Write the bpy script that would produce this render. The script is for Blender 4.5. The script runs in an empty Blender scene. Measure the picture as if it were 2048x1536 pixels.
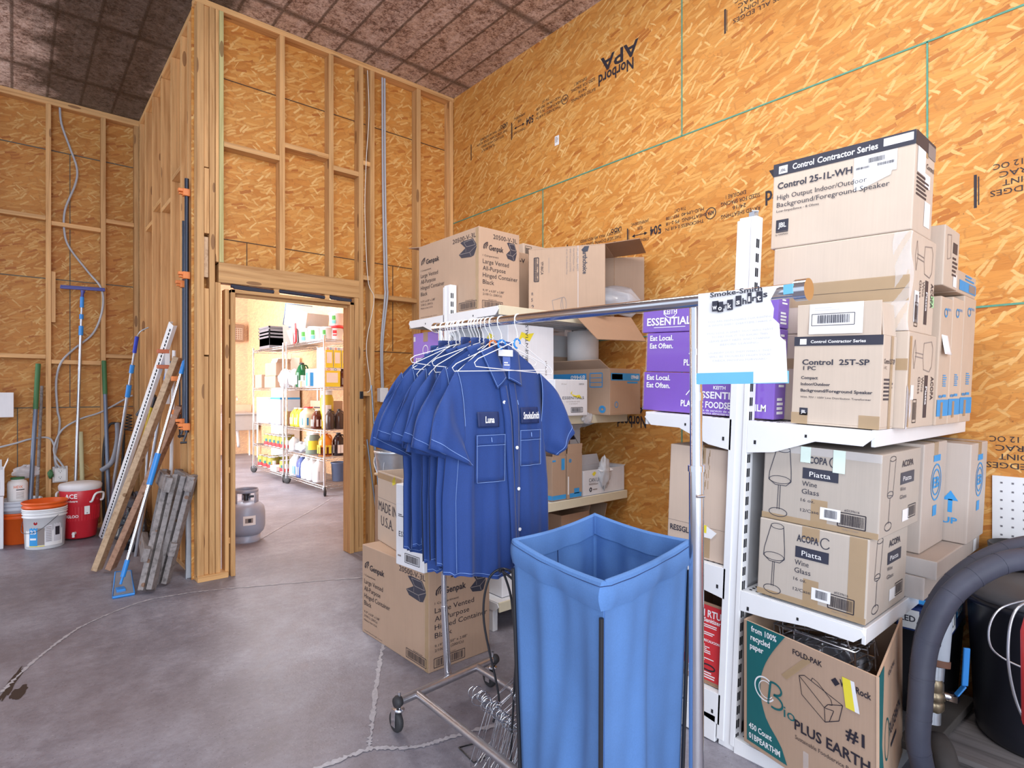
import bpy, math, random
from mathutils import Vector, Matrix, Euler
random.seed(7)
SC = bpy.context.scene
COL = SC.collection
PI = math.pi
def V(*a): return Vector(a)
# ------------------------------------------------------------------ mesh builder
class MB:
    def __init__(s): s.v=[]; s.f=[]; s.m=[]; s.sm=[]
    def add(s, vs, fs, m=0, sm=False):
        b=len(s.v); s.v+=[tuple(v) for v in vs]
        for f in fs: s.f.append([b+i for i in f]); s.m.append(m); s.sm.append(sm)
        return s
    def box(s, a, b, m=0, M=None):
        x0,y0,z0=a; x1,y1,z1=b
        vs=[V(x,y,z) for z in (z0,z1) for y in (y0,y1) for x in (x0,x1)]
        if M is not None: vs=[M@v for v in vs]
        return s.add(vs,[(0,2,3,1),(4,5,7,6),(0,1,5,4),(2,6,7,3),(0,4,6,2),(1,3,7,5)],m)
    def cb(s, c, d, m=0, M=None):       # box by centre and size
        return s.box([c[i]-d[i]/2 for i in range(3)],[c[i]+d[i]/2 for i in range(3)],m,M)
    def quad(s, *p, m=0): return s.add(p,[tuple(range(len(p)))],m)
    def beam(s, p, q, w, h, up=(0,0,1), m=0):   # rectangular bar from p to q
        p=V(*p); q=V(*q); d=(q-p); L=d.length; d.normalize(); u=V(*up)
        r=d.cross(u)
        if r.length<1e-4: r=d.cross(V(1,0,0))
        r.normalize(); u=r.cross(d)
        M=Matrix(((r.x,d.x,u.x,p.x),(r.y,d.y,u.y,p.y),(r.z,d.z,u.z,p.z),(0,0,0,1)))
        return s.box((-w/2,0,-h/2),(w/2,L,h/2),m,M)
    def tube(s, pts, r=.005, n=8, m=0, closed=False, sub=0, cap=True):
        pts=[V(*p) for p in pts]
        if sub: pts=smooth_path(pts,sub,closed)
        N=len(pts); rr=r if isinstance(r,(list,tuple)) else [r]*N
        if len(rr)!=N: rr=[rr[min(len(rr)-1,int(i*len(rr)/N))] for i in range(N)]
        rings=[]; nrm=None
        for i,p in enumerate(pts):
            if closed: t=pts[(i+1)%N]-pts[i-1]
            else: t=pts[min(i+1,N-1)]-pts[max(i-1,0)]
            if t.length<1e-9: t=V(0,0,1)
            t.normalize()
            if nrm is None:
                nrm=t.cross(V(.31,.17,.93)); 
                if nrm.length<1e-3: nrm=t.cross(V(1,0,0))
            nrm=nrm-t*nrm.dot(t)
            if nrm.length<1e-6: nrm=t.orthogonal()
            nrm.normalize(); bn=t.cross(nrm)
            rings.append([p+(nrm*math.cos(2*PI*k/n)+bn*math.sin(2*PI*k/n))*rr[i] for k in range(n)])
        vs=[v for g in rings for v in g]; fs=[]
        for i in range(N if closed else N-1):
            a=i*n; b=((i+1)%N)*n
            for k in range(n): fs.append((a+k,a+(k+1)%n,b+(k+1)%n,b+k))
        s.add(vs,fs,m,True)
        if cap and not closed: s.add(rings[0],[tuple(reversed(range(n)))],m); s.add(rings[-1],[tuple(range(n))],m)
        return s
    def lathe(s, prof, c=(0,0,0), n=24, m=0, M=None, sq=0, sx=1, sy=1):
        # profile of (r,z); sq>0 squares the section
        vs=[]
        for r,z in prof:
            for k in range(n):
                a=2*PI*k/n; q=1.0
                if sq: q=(abs(math.cos(a))**sq+abs(math.sin(a))**sq)**(-1/sq)
                v=V(c[0]+r*q*math.cos(a)*sx,c[1]+r*q*math.sin(a)*sy,c[2]+z); vs.append(M@v if M is not None else v)
        fs=[]
        for i in range(len(prof)-1):
            for k in range(n): fs.append((i*n+k,i*n+(k+1)%n,(i+1)*n+(k+1)%n,(i+1)*n+k))
        s.add(vs,fs,m,True)
        if prof[0][0]>1e-4: s.add(vs[:n],[tuple(reversed(range(n)))],m)
        if prof[-1][0]>1e-4: s.add(vs[-n:],[tuple(range(n))],m)
        return s
    def cyl(s, p, q, r, n=16, m=0): return s.tube([p,q],r,n,m)
    def prism(s, poly, f, d, m=0):     # poly: 2D points; f maps (u,v)->Vector; d extrude vector
        A=[f(*p) for p in poly]; d=V(*d); B=[a+d for a in A]; n=len(A)
        s.add(A+B,[tuple(range(n)),tuple(reversed(range(n,2*n)))]+[(i,i+n,(i+1)%n+n,(i+1)%n) for i in range(n)],m)
        return s
    def grid(s, fn, nu, nv, m=0, sm=True):
        vs=[fn(i/nu,j/nv) for j in range(nv+1) for i in range(nu+1)]
        fs=[(j*(nu+1)+i,j*(nu+1)+i+1,(j+1)*(nu+1)+i+1,(j+1)*(nu+1)+i) for j in range(nv) for i in range(nu)]
        return s.add(vs,fs,m,sm)
    def build(s, name, mats, parent=None, bevel=0, solid=0, loc=None, sub=0, seg=2):
        me=bpy.data.meshes.new(name); me.from_pydata(s.v,[],s.f)
        if not isinstance(mats,(list,tuple)): mats=[mats]
        for m in mats: me.materials.append(m)
        me.polygons.foreach_set('material_index',s.m); me.polygons.foreach_set('use_smooth',s.sm)
        me.update()
        o=bpy.data.objects.new(name,me); COL.objects.link(o)
        if parent: o.parent=parent
        if loc: o.location=loc
        if solid:
            k=o.modifiers.new('s','SOLIDIFY'); k.thickness=abs(solid); k.offset=-1 if solid>0 else 1
        if sub:
            k=o.modifiers.new('u','SUBSURF'); k.levels=k.render_levels=sub
        if bevel:
            k=o.modifiers.new('b','BEVEL'); k.width=bevel; k.segments=seg; k.limit_method='ANGLE'; k.angle_limit=math.radians(40)
        return o
def smooth_path(p, k, closed=False):
    n=len(p); out=[]
    rng=range(n if closed else n-1)
    for i in rng:
        a=p[i-1] if (closed or i>0) else p[i]; b=p[i]; c=p[(i+1)%n]; d=p[(i+2)%n] if (closed or i+2<n) else c
        for j in range(k):
            t=j/k; out.append(.5*((2*b)+(c-a)*t+(2*a-5*b+4*c-d)*t*t+(3*b-a-3*c+d)*t**3))
    if not closed: out.append(p[-1])
    return out
def tag(o, label, cat, group=None, kind=None):
    o['label']=label; o['category']=cat
    if group: o['group']=group
    if kind: o['kind']=kind
    return o
def E(name, loc, label, cat, group=None, rz=0, rx=0, ry=0):
    o=bpy.data.objects.new(name,None); COL.objects.link(o); o.empty_display_size=.05
    o.location=loc; o.rotation_euler=(rx,ry,rz)
    return tag(o,label,cat,group)
def struct(o): o['kind']='structure'; return o
def copy_thing(r, loc, rz=None, label=None):
    def cp(o,par):
        c=o.copy(); COL.objects.link(c)
        if par: c.parent=par
        for ch in list(o.children): cp(ch,c)
        return c
    c=cp(r,None); c.location=loc
    if rz is not None: c.rotation_euler=(c.rotation_euler[0],c.rotation_euler[1],rz)
    if label: c['label']=label
    return c
# ------------------------------------------------------------------ materials
class NT:
    def __init__(s,name):
        s.mat=bpy.data.materials.new(name); s.mat.use_nodes=True; s.t=s.mat.node_tree; s.n=s.t.nodes; s.b=s.n['Principled BSDF']
    def node(s,t,**k):
        x=s.n.new(t)
        for a,b in k.items():
            if a.startswith('i_'):
                key=a[2:].replace('_',' '); key=int(key) if key.isdigit() else key
                s.set(x.inputs[key],b)
            else: setattr(x,a,b)
        return x
    def set(s,sock,v):
        if isinstance(v,bpy.types.NodeSocket): s.t.links.new(v,sock)
        else: sock.default_value=v
    def math(s,op,a,b=0,c=None):
        x=s.n.new('ShaderNodeMath'); x.operation=op; s.set(x.inputs[0],a); s.set(x.inputs[1],b)
        if c is not None: s.set(x.inputs[2],c)
        return x.outputs[0]
    def ramp(s,f,stops):
        x=s.n.new('ShaderNodeValToRGB'); e=x.color_ramp.elements
        while len(e)<len(stops): e.new(.5)
        for k,(p,c) in zip(e,stops): k.position=p; k.color=(*c,1) if len(c)==3 else c
        s.set(x.inputs[0],f); return x.outputs[0]
    def mix(s,f,a,b,mode='MIX'):
        x=s.n.new('ShaderNodeMix'); x.data_type='RGBA'; x.blend_type=mode
        s.set(x.inputs[0],f); s.set(x.inputs[6],c4(a)); s.set(x.inputs[7],c4(b)); return x.outputs[2]
    def noise(s,vec,scale=5,detail=4,rough=.55,out=0,dist=0):
        x=s.n.new('ShaderNodeTexNoise'); s.set(x.inputs['Vector'],vec); s.set(x.inputs['Scale'],scale); s.set(x.inputs['Detail'],detail); s.set(x.inputs['Roughness'],rough); s.set(x.inputs['Distortion'],dist)
        return x.outputs[out]
    def map(s,vec,scale=(1,1,1),rot=(0,0,0),loc=(0,0,0)):
        x=s.n.new('ShaderNodeMapping'); s.set(x.inputs[0],vec); x.inputs[1].default_value=loc; x.inputs[2].default_value=rot; x.inputs[3].default_value=scale; return x.outputs[0]
    def obj(s): return s.n.new('ShaderNodeTexCoord').outputs['Object']
    def rnd(s): return s.n.new('ShaderNodeObjectInfo').outputs['Random']
    def bump(s,h,st=.3,d=.01):
        x=s.n.new('ShaderNodeBump'); x.inputs['Strength'].default_value=st; x.inputs['Distance'].default_value=d; s.set(x.inputs['Height'],h); s.t.links.new(x.outputs[0],s.b.inputs['Normal'])
    def out(s,col=None,rough=None,metal=None):
        if col is not None: s.set(s.b.inputs['Base Color'],c4(col))
        if rough is not None: s.set(s.b.inputs['Roughness'],rough)
        if metal is not None: s.set(s.b.inputs['Metallic'],metal)
        return s.mat
def c4(v): return (*v,1) if isinstance(v,tuple) and len(v)==3 else v
_mc={}
def P(name,col,rough=.5,metal=0,var=.06,sc=18,alpha=None,trans=0,bump=0):
    if name in _mc: return _mc[name]
    t=NT(name); n=t.noise(t.obj(),sc,3)
    k=t.math('MULTIPLY_ADD',n,2*var,1-var)
    c=t.mix(1.0,col,t.node('ShaderNodeCombineColor',i_0=k,i_1=k,i_2=k).outputs[0],'MULTIPLY')
    t.out(c,rough,metal)
    if trans: t.b.inputs['Transmission Weight'].default_value=trans; t.b.inputs['IOR'].default_value=1.25
    if alpha: t.b.inputs['Alpha'].default_value=alpha
    if bump: t.bump(n,bump)
    _mc[name]=t.mat; return t.mat
def make_osb(name,ax,tone=1.0,seed=0,blowout=0):
    t=NT(name); xyz=t.node('ShaderNodeSeparateXYZ',i_0=t.obj()); sg=1 if ax==1 else -1
    uv=t.node('ShaderNodeCombineXYZ',i_0=xyz.outputs[ax],i_1=xyz.outputs[2],i_2=float(seed)).outputs[0]
    w=t.noise(uv,7,4,out=1)
    uvd=t.node('ShaderNodeVectorMath',operation='MULTIPLY_ADD'); t.set(uvd.inputs[0],w); uvd.inputs[1].default_value=(.045,.045,0); t.set(uvd.inputs[2],uv)
    uvd=uvd.outputs[0]; c=None; hs=0
    A0,A1=(0.5,0.176,0.0243),(0.7,0.309,0.0646)
    lay=[(.12,(4.5,19),0,A0,A1,9),(.42,(4.6,22),.40,A0,(0.72,0.351,0.0836),.50),(-.28,(5.5,25),.50,(0.54,0.209,0.0365),A1,.48),(.65,(6.5,27),.55,(0.53,0.204,0.0342),(0.72,0.351,0.0836),.46),(.22,(4.0,15),.66,(0.57,0.228,0.0418),(0.71,0.342,0.0798),.45),(.04,(6.5,40),.70,(0.6,0.266,0.057),(0.76,0.399,0.11),.46),(.50,(8,46),.74,(0.66,0.314,0.076),(0.81,0.484,0.167),.44),(.92,(8,42),.90,(0.68,0.342,0.0912),(0.84,0.532,0.205),.42),(.30,(8,33),.94,(0.42,0.133,0.0213),(0.53,0.19,0.0342),.44),(-.75,(11,50),.955,(0.68,0.361,0.106),(0.83,0.522,0.198),.42)]
    for i,(r,(a,b),th,c0,c1,lim) in enumerate(lay):
        mv=t.map(uvd,(1,1,1),(0,0,r*sg)); mv=t.map(mv,(a*1.18,b*1.18,1),loc=(i*3.7+seed,i*1.9,0))
        vo=t.node('ShaderNodeTexVoronoi',voronoi_dimensions='2D',distance='CHEBYCHEV' if i else 'EUCLIDEAN',i_Vector=mv,i_Scale=1.0); vo.inputs['Randomness'].default_value=1
        sp=t.node('ShaderNodeSeparateColor',i_0=vo.outputs['Color'])
        if i<3: fib=t.noise(t.map(mv,(1.0,6,1)),2.2,3,.68)
        tone_=t.math('MULTIPLY_ADD',fib,.9,t.math('MULTIPLY_ADD',sp.outputs[0],.7,-.30))
        cc=t.ramp(tone_,[(0,tuple(k*tone for k in c0)),(1,tuple(k*tone for k in c1))])
        if c is None: c=cc; hs=sp.outputs[0]
        else:
            dd=t.math('MULTIPLY_ADD',fib,.12,vo.outputs['Distance'])
            m=t.math('MULTIPLY',t.math('GREATER_THAN',sp.outputs[1],th),t.math('LESS_THAN',dd,lim))
            ed=t.math('MULTIPLY',m,t.math('GREATER_THAN',dd,lim-.045))  # thin shadow along each flake edge, painted into the colour
            c=t.mix(m,c,cc); c=t.mix(t.math('MULTIPLY',ed,.28),c,(.30,.11,.03)); hs=t.math('MULTIPLY_ADD',m,t.math('SUBTRACT',sp.outputs[0],hs),hs)
    st=t.noise(t.map(uv,(9,150,1),(0,0,.22*sg)),1,3,.7); c=t.mix(t.ramp(st,[(.30,(.35,.35,.35)),(.48,(0,0,0))]),c,(.34,.13,.035))
    spk=t.noise(uv,85,2,.5); c=t.mix(t.ramp(spk,[(.73,(0,0,0)),(.77,(.7,.7,.7))]),c,(.16,.06,.02))
    if blowout: c=t.mix(blowout,c,(.80,.72,.62))  # pale mix paints the store room's overexposed light into the board colour
    t.bump(hs,.25,.004); return t.out(c,.62)
def make_lumber(name,ax,base=(.62,.355,.148),dark=(.44,.21,.068)):
    t=NT(name); o=t.obj(); r=t.rnd()
    sc=[26,26,26]; sc[ax]=1.1
    off=t.node('ShaderNodeCombineXYZ',i_0=t.math('MULTIPLY',r,37),i_1=t.math('MULTIPLY',r,91),i_2=t.math('MULTIPLY',r,53)).outputs[0]
    va=t.node('ShaderNodeVectorMath',operation='ADD',i_0=o,i_1=off).outputs[0]
    g=t.noise(t.map(va,tuple(sc)),1.4,5,.6,dist=.4)
    c=t.ramp(g,[(.3,dark),(.5,base),(.75,tuple(min(1,k*1.25) for k in base))])
    sk=[9,9,9]; sk[ax]=2.2
    vo=t.node('ShaderNodeTexVoronoi',i_Vector=t.map(va,tuple(sk)),i_Scale=1.0)
    kn=t.math('LESS_THAN',vo.outputs['Distance'],.13)
    c=t.mix(t.math('MULTIPLY',kn,.75),c,(.2,.085,.03))
    k=t.math('MULTIPLY_ADD',r,.3,.82); c=t.mix(1.0,c,t.node('ShaderNodeCombineColor',i_0=k,i_1=k,i_2=k).outputs[0],'MULTIPLY')
    t.bump(g,.12,.003); return t.out(c,.6)
OSBY=make_osb('osb_y',1); OSBX=make_osb('osb_x',0,.95,4)
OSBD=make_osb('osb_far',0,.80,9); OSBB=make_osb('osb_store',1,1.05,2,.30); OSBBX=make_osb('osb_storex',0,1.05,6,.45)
LZ=make_lumber('lumber_vertical',2); LX=make_lumber('lumber_x',0); LY=make_lumber('lumber_y',1)
LGRN=make_lumber('lumber_treated',2,(.50,.44,.20),(.38,.32,.12))
LGREY=make_lumber('lumber_weathered',1,(.26,.235,.235),(.13,.115,.115))
LRAW=make_lumber('lumber_raw',1,(.55,.38,.24),(.38,.23,.13))
def make_card(name,col,vstripe=True):
    t=NT(name); o=t.obj(); r=t.rnd(); n=t.noise(o,7,4); f=t.noise(t.map(o,(160,160,4)),1,2)
    k=t.math('MULTIPLY_ADD',n,.16,t.math('MULTIPLY_ADD',f,.10,t.math('MULTIPLY_ADD',r,.10,.80)))
    c=t.mix(1.0,col,t.node('ShaderNodeCombineColor',i_0=k,i_1=k,i_2=k).outputs[0],'MULTIPLY')
    t.bump(f,.08,.003); return t.out(c,.72)
KRAFT=make_card('kraft_cardboard',(.475,.325,.23)); KDARK=make_card('brown_cardboard',(.36,.215,.135)); KPALE=make_card('pale_cardboard',(.60,.475,.375)); KWHITE=make_card('white_cardboard',(.80,.81,.86)); KGREY=make_card('greyed_cardboard',(.53,.43,.36))
INK=P('black_ink',(.025,.02,.03),.6); INKG=P('dark_slate_ink',(.038,.040,.062),.5); INKB=P('blue_ink',(.04,.32,.72),.6); WHT=P('white_ink',(.9,.9,.92),.5); PAPER=P('white_paper',(.86,.86,.88),.6); YEL=P('yellow_ink',(.85,.72,.05),.6); REDI=P('red_ink',(.62,.03,.04),.6); GRNI=P('teal_ink',(.008,.13,.14),.5); PURI=P('purple_print',(.16,.03,.46),.35); GREYI=P('grey_ink',(.28,.24,.23),.6); ORI=P('orange_ink',(.8,.22,.09),.6); FADE=P('faded_ink',(.66,.66,.72),.6); GREEN=P('green_tape',(.40,.80,.42),.5); PTAPE=P('pale_tape',(.72,.86,.78),.5)
TAPE=P('packing_tape',(.50,.35,.20),.22,alpha=.72); CLEAR=P('clear_film',(.92,.93,.97),.12,alpha=.28)
STEEL=P('chrome_steel',(.72,.73,.77),.16,1,.05); GALV=P('galvanised_steel',(.52,.56,.62),.38,.85,.15,30); WMET=P('white_painted_metal',(.82,.83,.86),.38,0,.03); DKMET=P('dark_steel',(.06,.065,.08),.35,.6); GAP=P('black_slot',(.012,.012,.016),.8); BLKP=P('black_plastic',(.018,.018,.022),.32); BLKR=P('black_rubber',(.03,.03,.034),.65); WIRE=P('wire_metal',(.66,.67,.71),.22,1); WWIRE=P('white_wire',(.86,.86,.88),.3); CREAM=P('cream_metal_edge',(.72,.66,.50),.5)
BLUEP=P('bright_blue_plastic',(.03,.25,.70),.35); NAVYP=P('navy_plastic',(.05,.06,.30),.4); WPL=P('white_plastic',(.85,.86,.88),.35); REDP=P('red_plastic',(.62,.025,.035),.35); ORP=P('orange_plastic',(.80,.13,.02),.4); ALU=P('aluminium_pole',(.50,.52,.58),.38,.9); GRNP=P('green_grip',(.05,.16,.06),.6); COPO=P('clamp_orange',(.80,.24,.06),.45); GREYP=P('grey_plastic',(.17,.165,.19),.5); LGREYP=P('light_grey_plastic',(.55,.60,.68),.45)
# ------------------------------------------------------------------ text and printing
_tc={}
def text_geo(s,bold=False):
    k=(s,bold)
    if k not in _tc:
        cu=bpy.data.curves.new('t','FONT'); cu.body=s; cu.size=1; cu.resolution_u=2; cu.offset=.022 if bold else 0
        ob=bpy.data.objects.new('t',cu); me=ob.to_mesh()
        vs=[(v.co.x,v.co.y) for v in me.vertices]; fs=[tuple(p.vertices) for p in me.polygons]
        ob.to_mesh_clear(); bpy.data.objects.remove(ob); bpy.data.curves.remove(cu)
        if vs:
            x0=min(v[0] for v in vs); x1=max(v[0] for v in vs)
            vs=[(x-x0,y) for x,y in vs]; w=x1-x0
        else: w=0
        _tc[k]=(vs,fs,w)
    return _tc[k]
MATS=[INK,INKG,INKB,WHT,PAPER,YEL,REDI,GRNI,PURI,GREYI,ORI,FADE,GREEN,PTAPE,TAPE,CLEAR]
IX={'k':0,'s':1,'b':2,'w':3,'p':4,'y':5,'r':6,'t':7,'v':8,'g':9,'o':10,'f':11,'e':12,'a':13,'T':14,'C':15}
class Face:
    def __init__(s,o,r,u,W,H,mb,inv=False):
        s.o=V(*o); s.r=V(*r).normalized(); s.u=V(*u).normalized(); s.n=s.r.cross(s.u); s.W=W; s.H=H; s.mb=mb; s.d=.0012
    def at(s,x,y,lift=0): return s.o+s.r*(x*s.W)+s.u*(y*s.H)+s.n*(s.d+lift)
    def text(s,t,x,y,h,w=None,c='k',bold=False,rot=0,flipv=False,al='l'):
        vs,fs,tw=text_geo(t,bold)
        if not vs: return s
        k=h*s.H/.70; kx=k if w is None else w*s.W/tw
        if rot in (90,270) and w is not None: kx=w*s.H/tw; k=h*s.W/.70
        elif rot in (90,270): k=kx=h*s.W/.70
        ca,sa=math.cos(math.radians(rot)),math.sin(math.radians(rot)); o=s.o+s.r*(x*s.W)+s.u*(y*s.H)+s.n*(s.d+.0006)
        dx=-tw*kx/2 if al=='c' else (-tw*kx if al=='r' else 0)
        P=[]
        for a,b in vs:
            a=a*kx+dx; b=b*k; P.append(o+s.r*(a*ca-b*sa)+s.u*(a*sa+b*ca))
        s.mb.add(P,fs,IX[c]); return s
    def rect(s,x0,y0,x1,y1,c='k',lift=0):
        s.mb.quad(s.at(x0,y0,lift),s.at(x1,y0,lift),s.at(x1,y1,lift),s.at(x0,y1,lift),m=IX[c]); return s
    def poly(s,pts,c='k',lift=0): s.mb.add([s.at(a,b,lift) for a,b in pts],[tuple(range(len(pts)))],IX[c]); return s
    def line(s,pts,t=.004,c='k',closed=False,lift=.0003):
        P=[s.at(a,b,lift) for a,b in pts]
        if closed: P.append(P[0])
        for a,b in zip(P,P[1:]):
            d=b-a
            if d.length<1e-6: continue
            q=s.n.cross(d.normalized())*(t/2); s.mb.quad(a-q,b-q,b+q,a+q,m=IX[c])
        return s
    def frame(s,x0,y0,x1,y1,t=.004,c='k'): return s.line([(x0,y0),(x1,y0),(x1,y1),(x0,y1)],t,c,True)
    def ell(s,cx,cy,rx,ry,t=.003,c='k',a0=0,a1=360,n=24): return s.line([(cx+rx*math.cos(math.radians(a0+(a1-a0)*i/n)),cy+ry*math.sin(math.radians(a0+(a1-a0)*i/n))) for i in range(n+1)],t,c)
    def bar(s,x0,y0,x1,y1,c='k',fr=True,lift=.0004,seed=3):
        R=random.Random(seed); x=x0+(x1-x0)*.06
        if fr: s.frame(x0,y0,x1,y1,.003,c)
        e=x1-(x1-x0)*.06; a=.12 if fr else 0
        while x<e:
            w=R.choice((.012,.02,.03))*(x1-x0); s.rect(x,y0+(y1-y0)*a,min(x+w,e),y1-(y1-y0)*a,c,lift); x+=w+R.choice((.014,.022))*(x1-x0)
        return s
    def lines(s,x0,y0,x1,y1,n,c='g',seed=1,fill=.5):
        R=random.Random(seed)
        for i in range(n):
            y=y1-(y1-y0)*(i+.5)/n; h=(y1-y0)/n*fill/2; s.rect(x0,y-h,x0+(x1-x0)*R.uniform(.6,1),y+h,c,.0004)
        return s
def frames(sx,sy,sz,mb=None):
    k=lambda: mb or MB()
    return {'-x':Face((-sx/2,sy/2,0),(0,-1,0),(0,0,1),sy,sz,k()),'-y':Face((-sx/2,-sy/2,0),(1,0,0),(0,0,1),sx,sz,k()),'+x':Face((sx/2,-sy/2,0),(0,1,0),(0,0,1),sy,sz,k()),'+y':Face((sx/2,sy/2,0),(-1,0,0),(0,0,1),sx,sz,k()),'top':Face((-sx/2,-sy/2,sz),(1,0,0),(0,1,0),sx,sy,k())}
def clusters(mb):      # a face's stickers, one mesh each (pieces that overlap stay together)
    B=[]
    for f,m in zip(mb.f,mb.m):
        P=[mb.v[i] for i in f]; lo=[min(p[k] for p in P)-.002 for k in range(3)]; hi=[max(p[k] for p in P)+.002 for k in range(3)]; g=[lo,hi,[(f,m)]]; keep=[]
        for h in B:
            if all(h[0][k]<=g[1][k] and g[0][k]<=h[1][k] for k in range(3)): g=[[min(h[0][k],g[0][k]) for k in range(3)],[max(h[1][k],g[1][k]) for k in range(3)],h[2]+g[2]]
            else: keep.append(h)
        B=keep+[g]
    out=[]
    for lo,hi,L in B:
        q=MB()
        for f,m in L: q.add([mb.v[i] for i in f],[tuple(range(len(f)))],m)
        out.append(q)
    return out
class Carton:
    def __init__(s,label,size,loc,rz=0,mat=None,name='cardboard_box',cat='box',group=None,open_=False,flaps=(),rx=0,ry=0,tape='x',seam=True):
        sx,sy,sz=size; s.size=size; mat=mat or KRAFT; s.mat=mat
        s.e=E(name,loc,label,cat,group,math.radians(rz),math.radians(rx),math.radians(ry)); b=MB(); s.F=frames(sx,sy,sz); s.S=frames(sx,sy,sz)
        t=.006
        if open_:
            X,Y=sx/2,sy/2
            b.box((-X,-Y,0),(X,Y,t)); b.box((-X,-Y,t),(-X+t,Y,sz)); b.box((X-t,-Y,t),(X,Y,sz)); b.box((-X+t,-Y,t),(X-t,-Y+t,sz)); b.box((-X+t,Y-t,t),(X-t,Y,sz))
        else:
            n=6; 
            b.box((-sx/2,-sy/2,0),(sx/2,sy/2,sz))
        s.body=b.build('carton_body',mat,s.e,bevel=.004 if not open_ else .0015)
        if not open_ and seam:
            m=MB(); X,Y=sx/2,sy/2; z=sz+.0008
            if tape=='x': m.box((-X,-.003,sz-.0005),(X,.003,z),0); m.box((-X-.001,-.026,sz-.06),(X+.001,.026,sz+.0014),1)
            else: m.box((-.003,-Y,sz-.0005),(.003,Y,z),0); m.box((-.026,-Y-.001,sz-.06),(.026,Y+.001,sz+.0014),1)
            m.build('tape_strip',[GAP,TAPE],s.e)
        for (ed,ang,L,wf) in flaps:
            a=math.radians(ang); m=MB()
            if ed in('-x','+x'):
                sg=-1 if ed=='-x' else 1; W=sy*wf; M=Matrix.Translation((sg*(sx/2-.003),0,sz))@Matrix.Rotation(sg*a,4,'Y'); m.box((-.0025,-W/2,0),(.0025,W/2,L),0,M)
            else:
                sg=-1 if ed=='-y' else 1; W=sx*wf; M=Matrix.Translation((0,sg*(sy/2-.003),sz))@Matrix.Rotation(-sg*a,4,'X'); m.box((-W/2,-.0025,0),(W/2,.0025,L),0,M)
            m.build('flap',mat,s.e,bevel=.001)
    def done(s,sticker='paper_label'):
        for f in s.F.values():
            if f.mb.v: f.mb.build('printing',MATS,s.e)
        for f in s.S.values():
            for q in clusters(f.mb): q.build(sticker,MATS,s.e)
        return s.e
# ================================================================== SETTING
def slab(name,a,b,m): return struct(MB().box(a,b).build(name,m))
# floor
t=NT('concrete'); o=t.obj(); n1=t.noise(o,1.1,6,.62); n2=t.noise(o,9,5,.7); n3=t.noise(o,110,2,.6); n4=t.noise(o,.5,3)
n5=t.noise(t.map(o,(1,1,1),(0,0,.7)),38,4,.75)
k=t.math('MULTIPLY_ADD',n5,.18,t.math('MULTIPLY_ADD',n2,.34,t.math('MULTIPLY',n1,.48)))
c=t.ramp(k,[(.30,(.112,.106,.136)),(.46,(.205,.197,.238)),(.58,(.312,.308,.366)),(.72,(.45,.45,.53))])
c=t.mix(t.math('MULTIPLY',t.math('GREATER_THAN',n3,.675),.6),c,(.05,.04,.04))
c=t.mix(t.math('MULTIPLY',t.math('LESS_THAN',n3,.30),.5),c,(.6,.58,.6))
c=t.mix(t.ramp(n4,[(.45,(0,0,0)),(.62,(.35,.35,.35))]),c,(.15,.105,.10))
t.bump(t.math('MULTIPLY_ADD',n3,.5,n2),.15,.01); CONC=t.out(c,t.math('MULTIPLY_ADD',n2,.35,.33))
slab('floor',(-4.2,-3.2,-.1),(4.2,13.4,0),CONC)
# filled cracks
CRK=P('crack_filler',(.42,.41,.45),.8,0,.35,60)
def crack(pts,w,seed):
    R=random.Random(seed); p=smooth_path([V(*q,seed*.0004) for q in pts],22); m=MB(); A=[]
    for i,q in enumerate(p):
        d=(p[min(i+1,len(p)-1)]-p[max(i-1,0)]).normalized(); nn=V(-d.y,d.x,0); ww=w*R.uniform(.15,.9); off=nn*R.uniform(-.004,.004)
        A.append((q+off-nn*ww/2,q+off+nn*ww/2))
    for (a,b),(c2,d2) in zip(A,A[1:]): m.quad(a+V(0,0,.0015),c2+V(0,0,.0015),d2+V(0,0,.0015),b+V(0,0,.0015))
    o=m.build('floor_crack',CRK); struct(o); o.data.flip_normals() if o.data.polygons[0].normal.z<0 else 0; return o
crack([(-.04,3.35),(.06,3.60),(.20,3.87),(.33,4.046),(.60,4.229),(.80,4.23),(1.009,4.175),(1.49,3.961),(1.877,3.771),(2.5,3.45)],.026,1)
crack([(1.46,2.72),(1.30,2.476),(1.083,2.111),(.982,1.942)],.03,2)
crack([(.62,2.0),(.806,1.959),(.982,1.942),(1.117,1.846),(1.287,1.802),(1.6,1.71)],.034,3)
crack([(1.62,5.3),(2.0,5.75),(2.5,6.3),(3.0,6.9)],.02,4)
# oil stain on the slab
m=MB(); R=random.Random(5)
def blob(cx,cy,rx,ry,rot,seed):
    R=random.Random(seed); pts=[]
    for i in range(26):
        a=2*PI*i/26; q=R.uniform(.7,1.15); x=rx*q*math.cos(a); y=ry*q*math.sin(a); pts.append((cx+x*math.cos(rot)-y*math.sin(rot),cy+x*math.sin(rot)+y*math.cos(rot),.0012))
    return pts
m.add(blob(-.005,3.42,.19,.018,1.35,1),[tuple(range(26))]); m.add(blob(.02,3.30,.07,.03,1.3,2),[tuple(range(26))])
struct(m.build('floor_stain',P('dark_stain',(.03,.02,.018),.5)))
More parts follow.
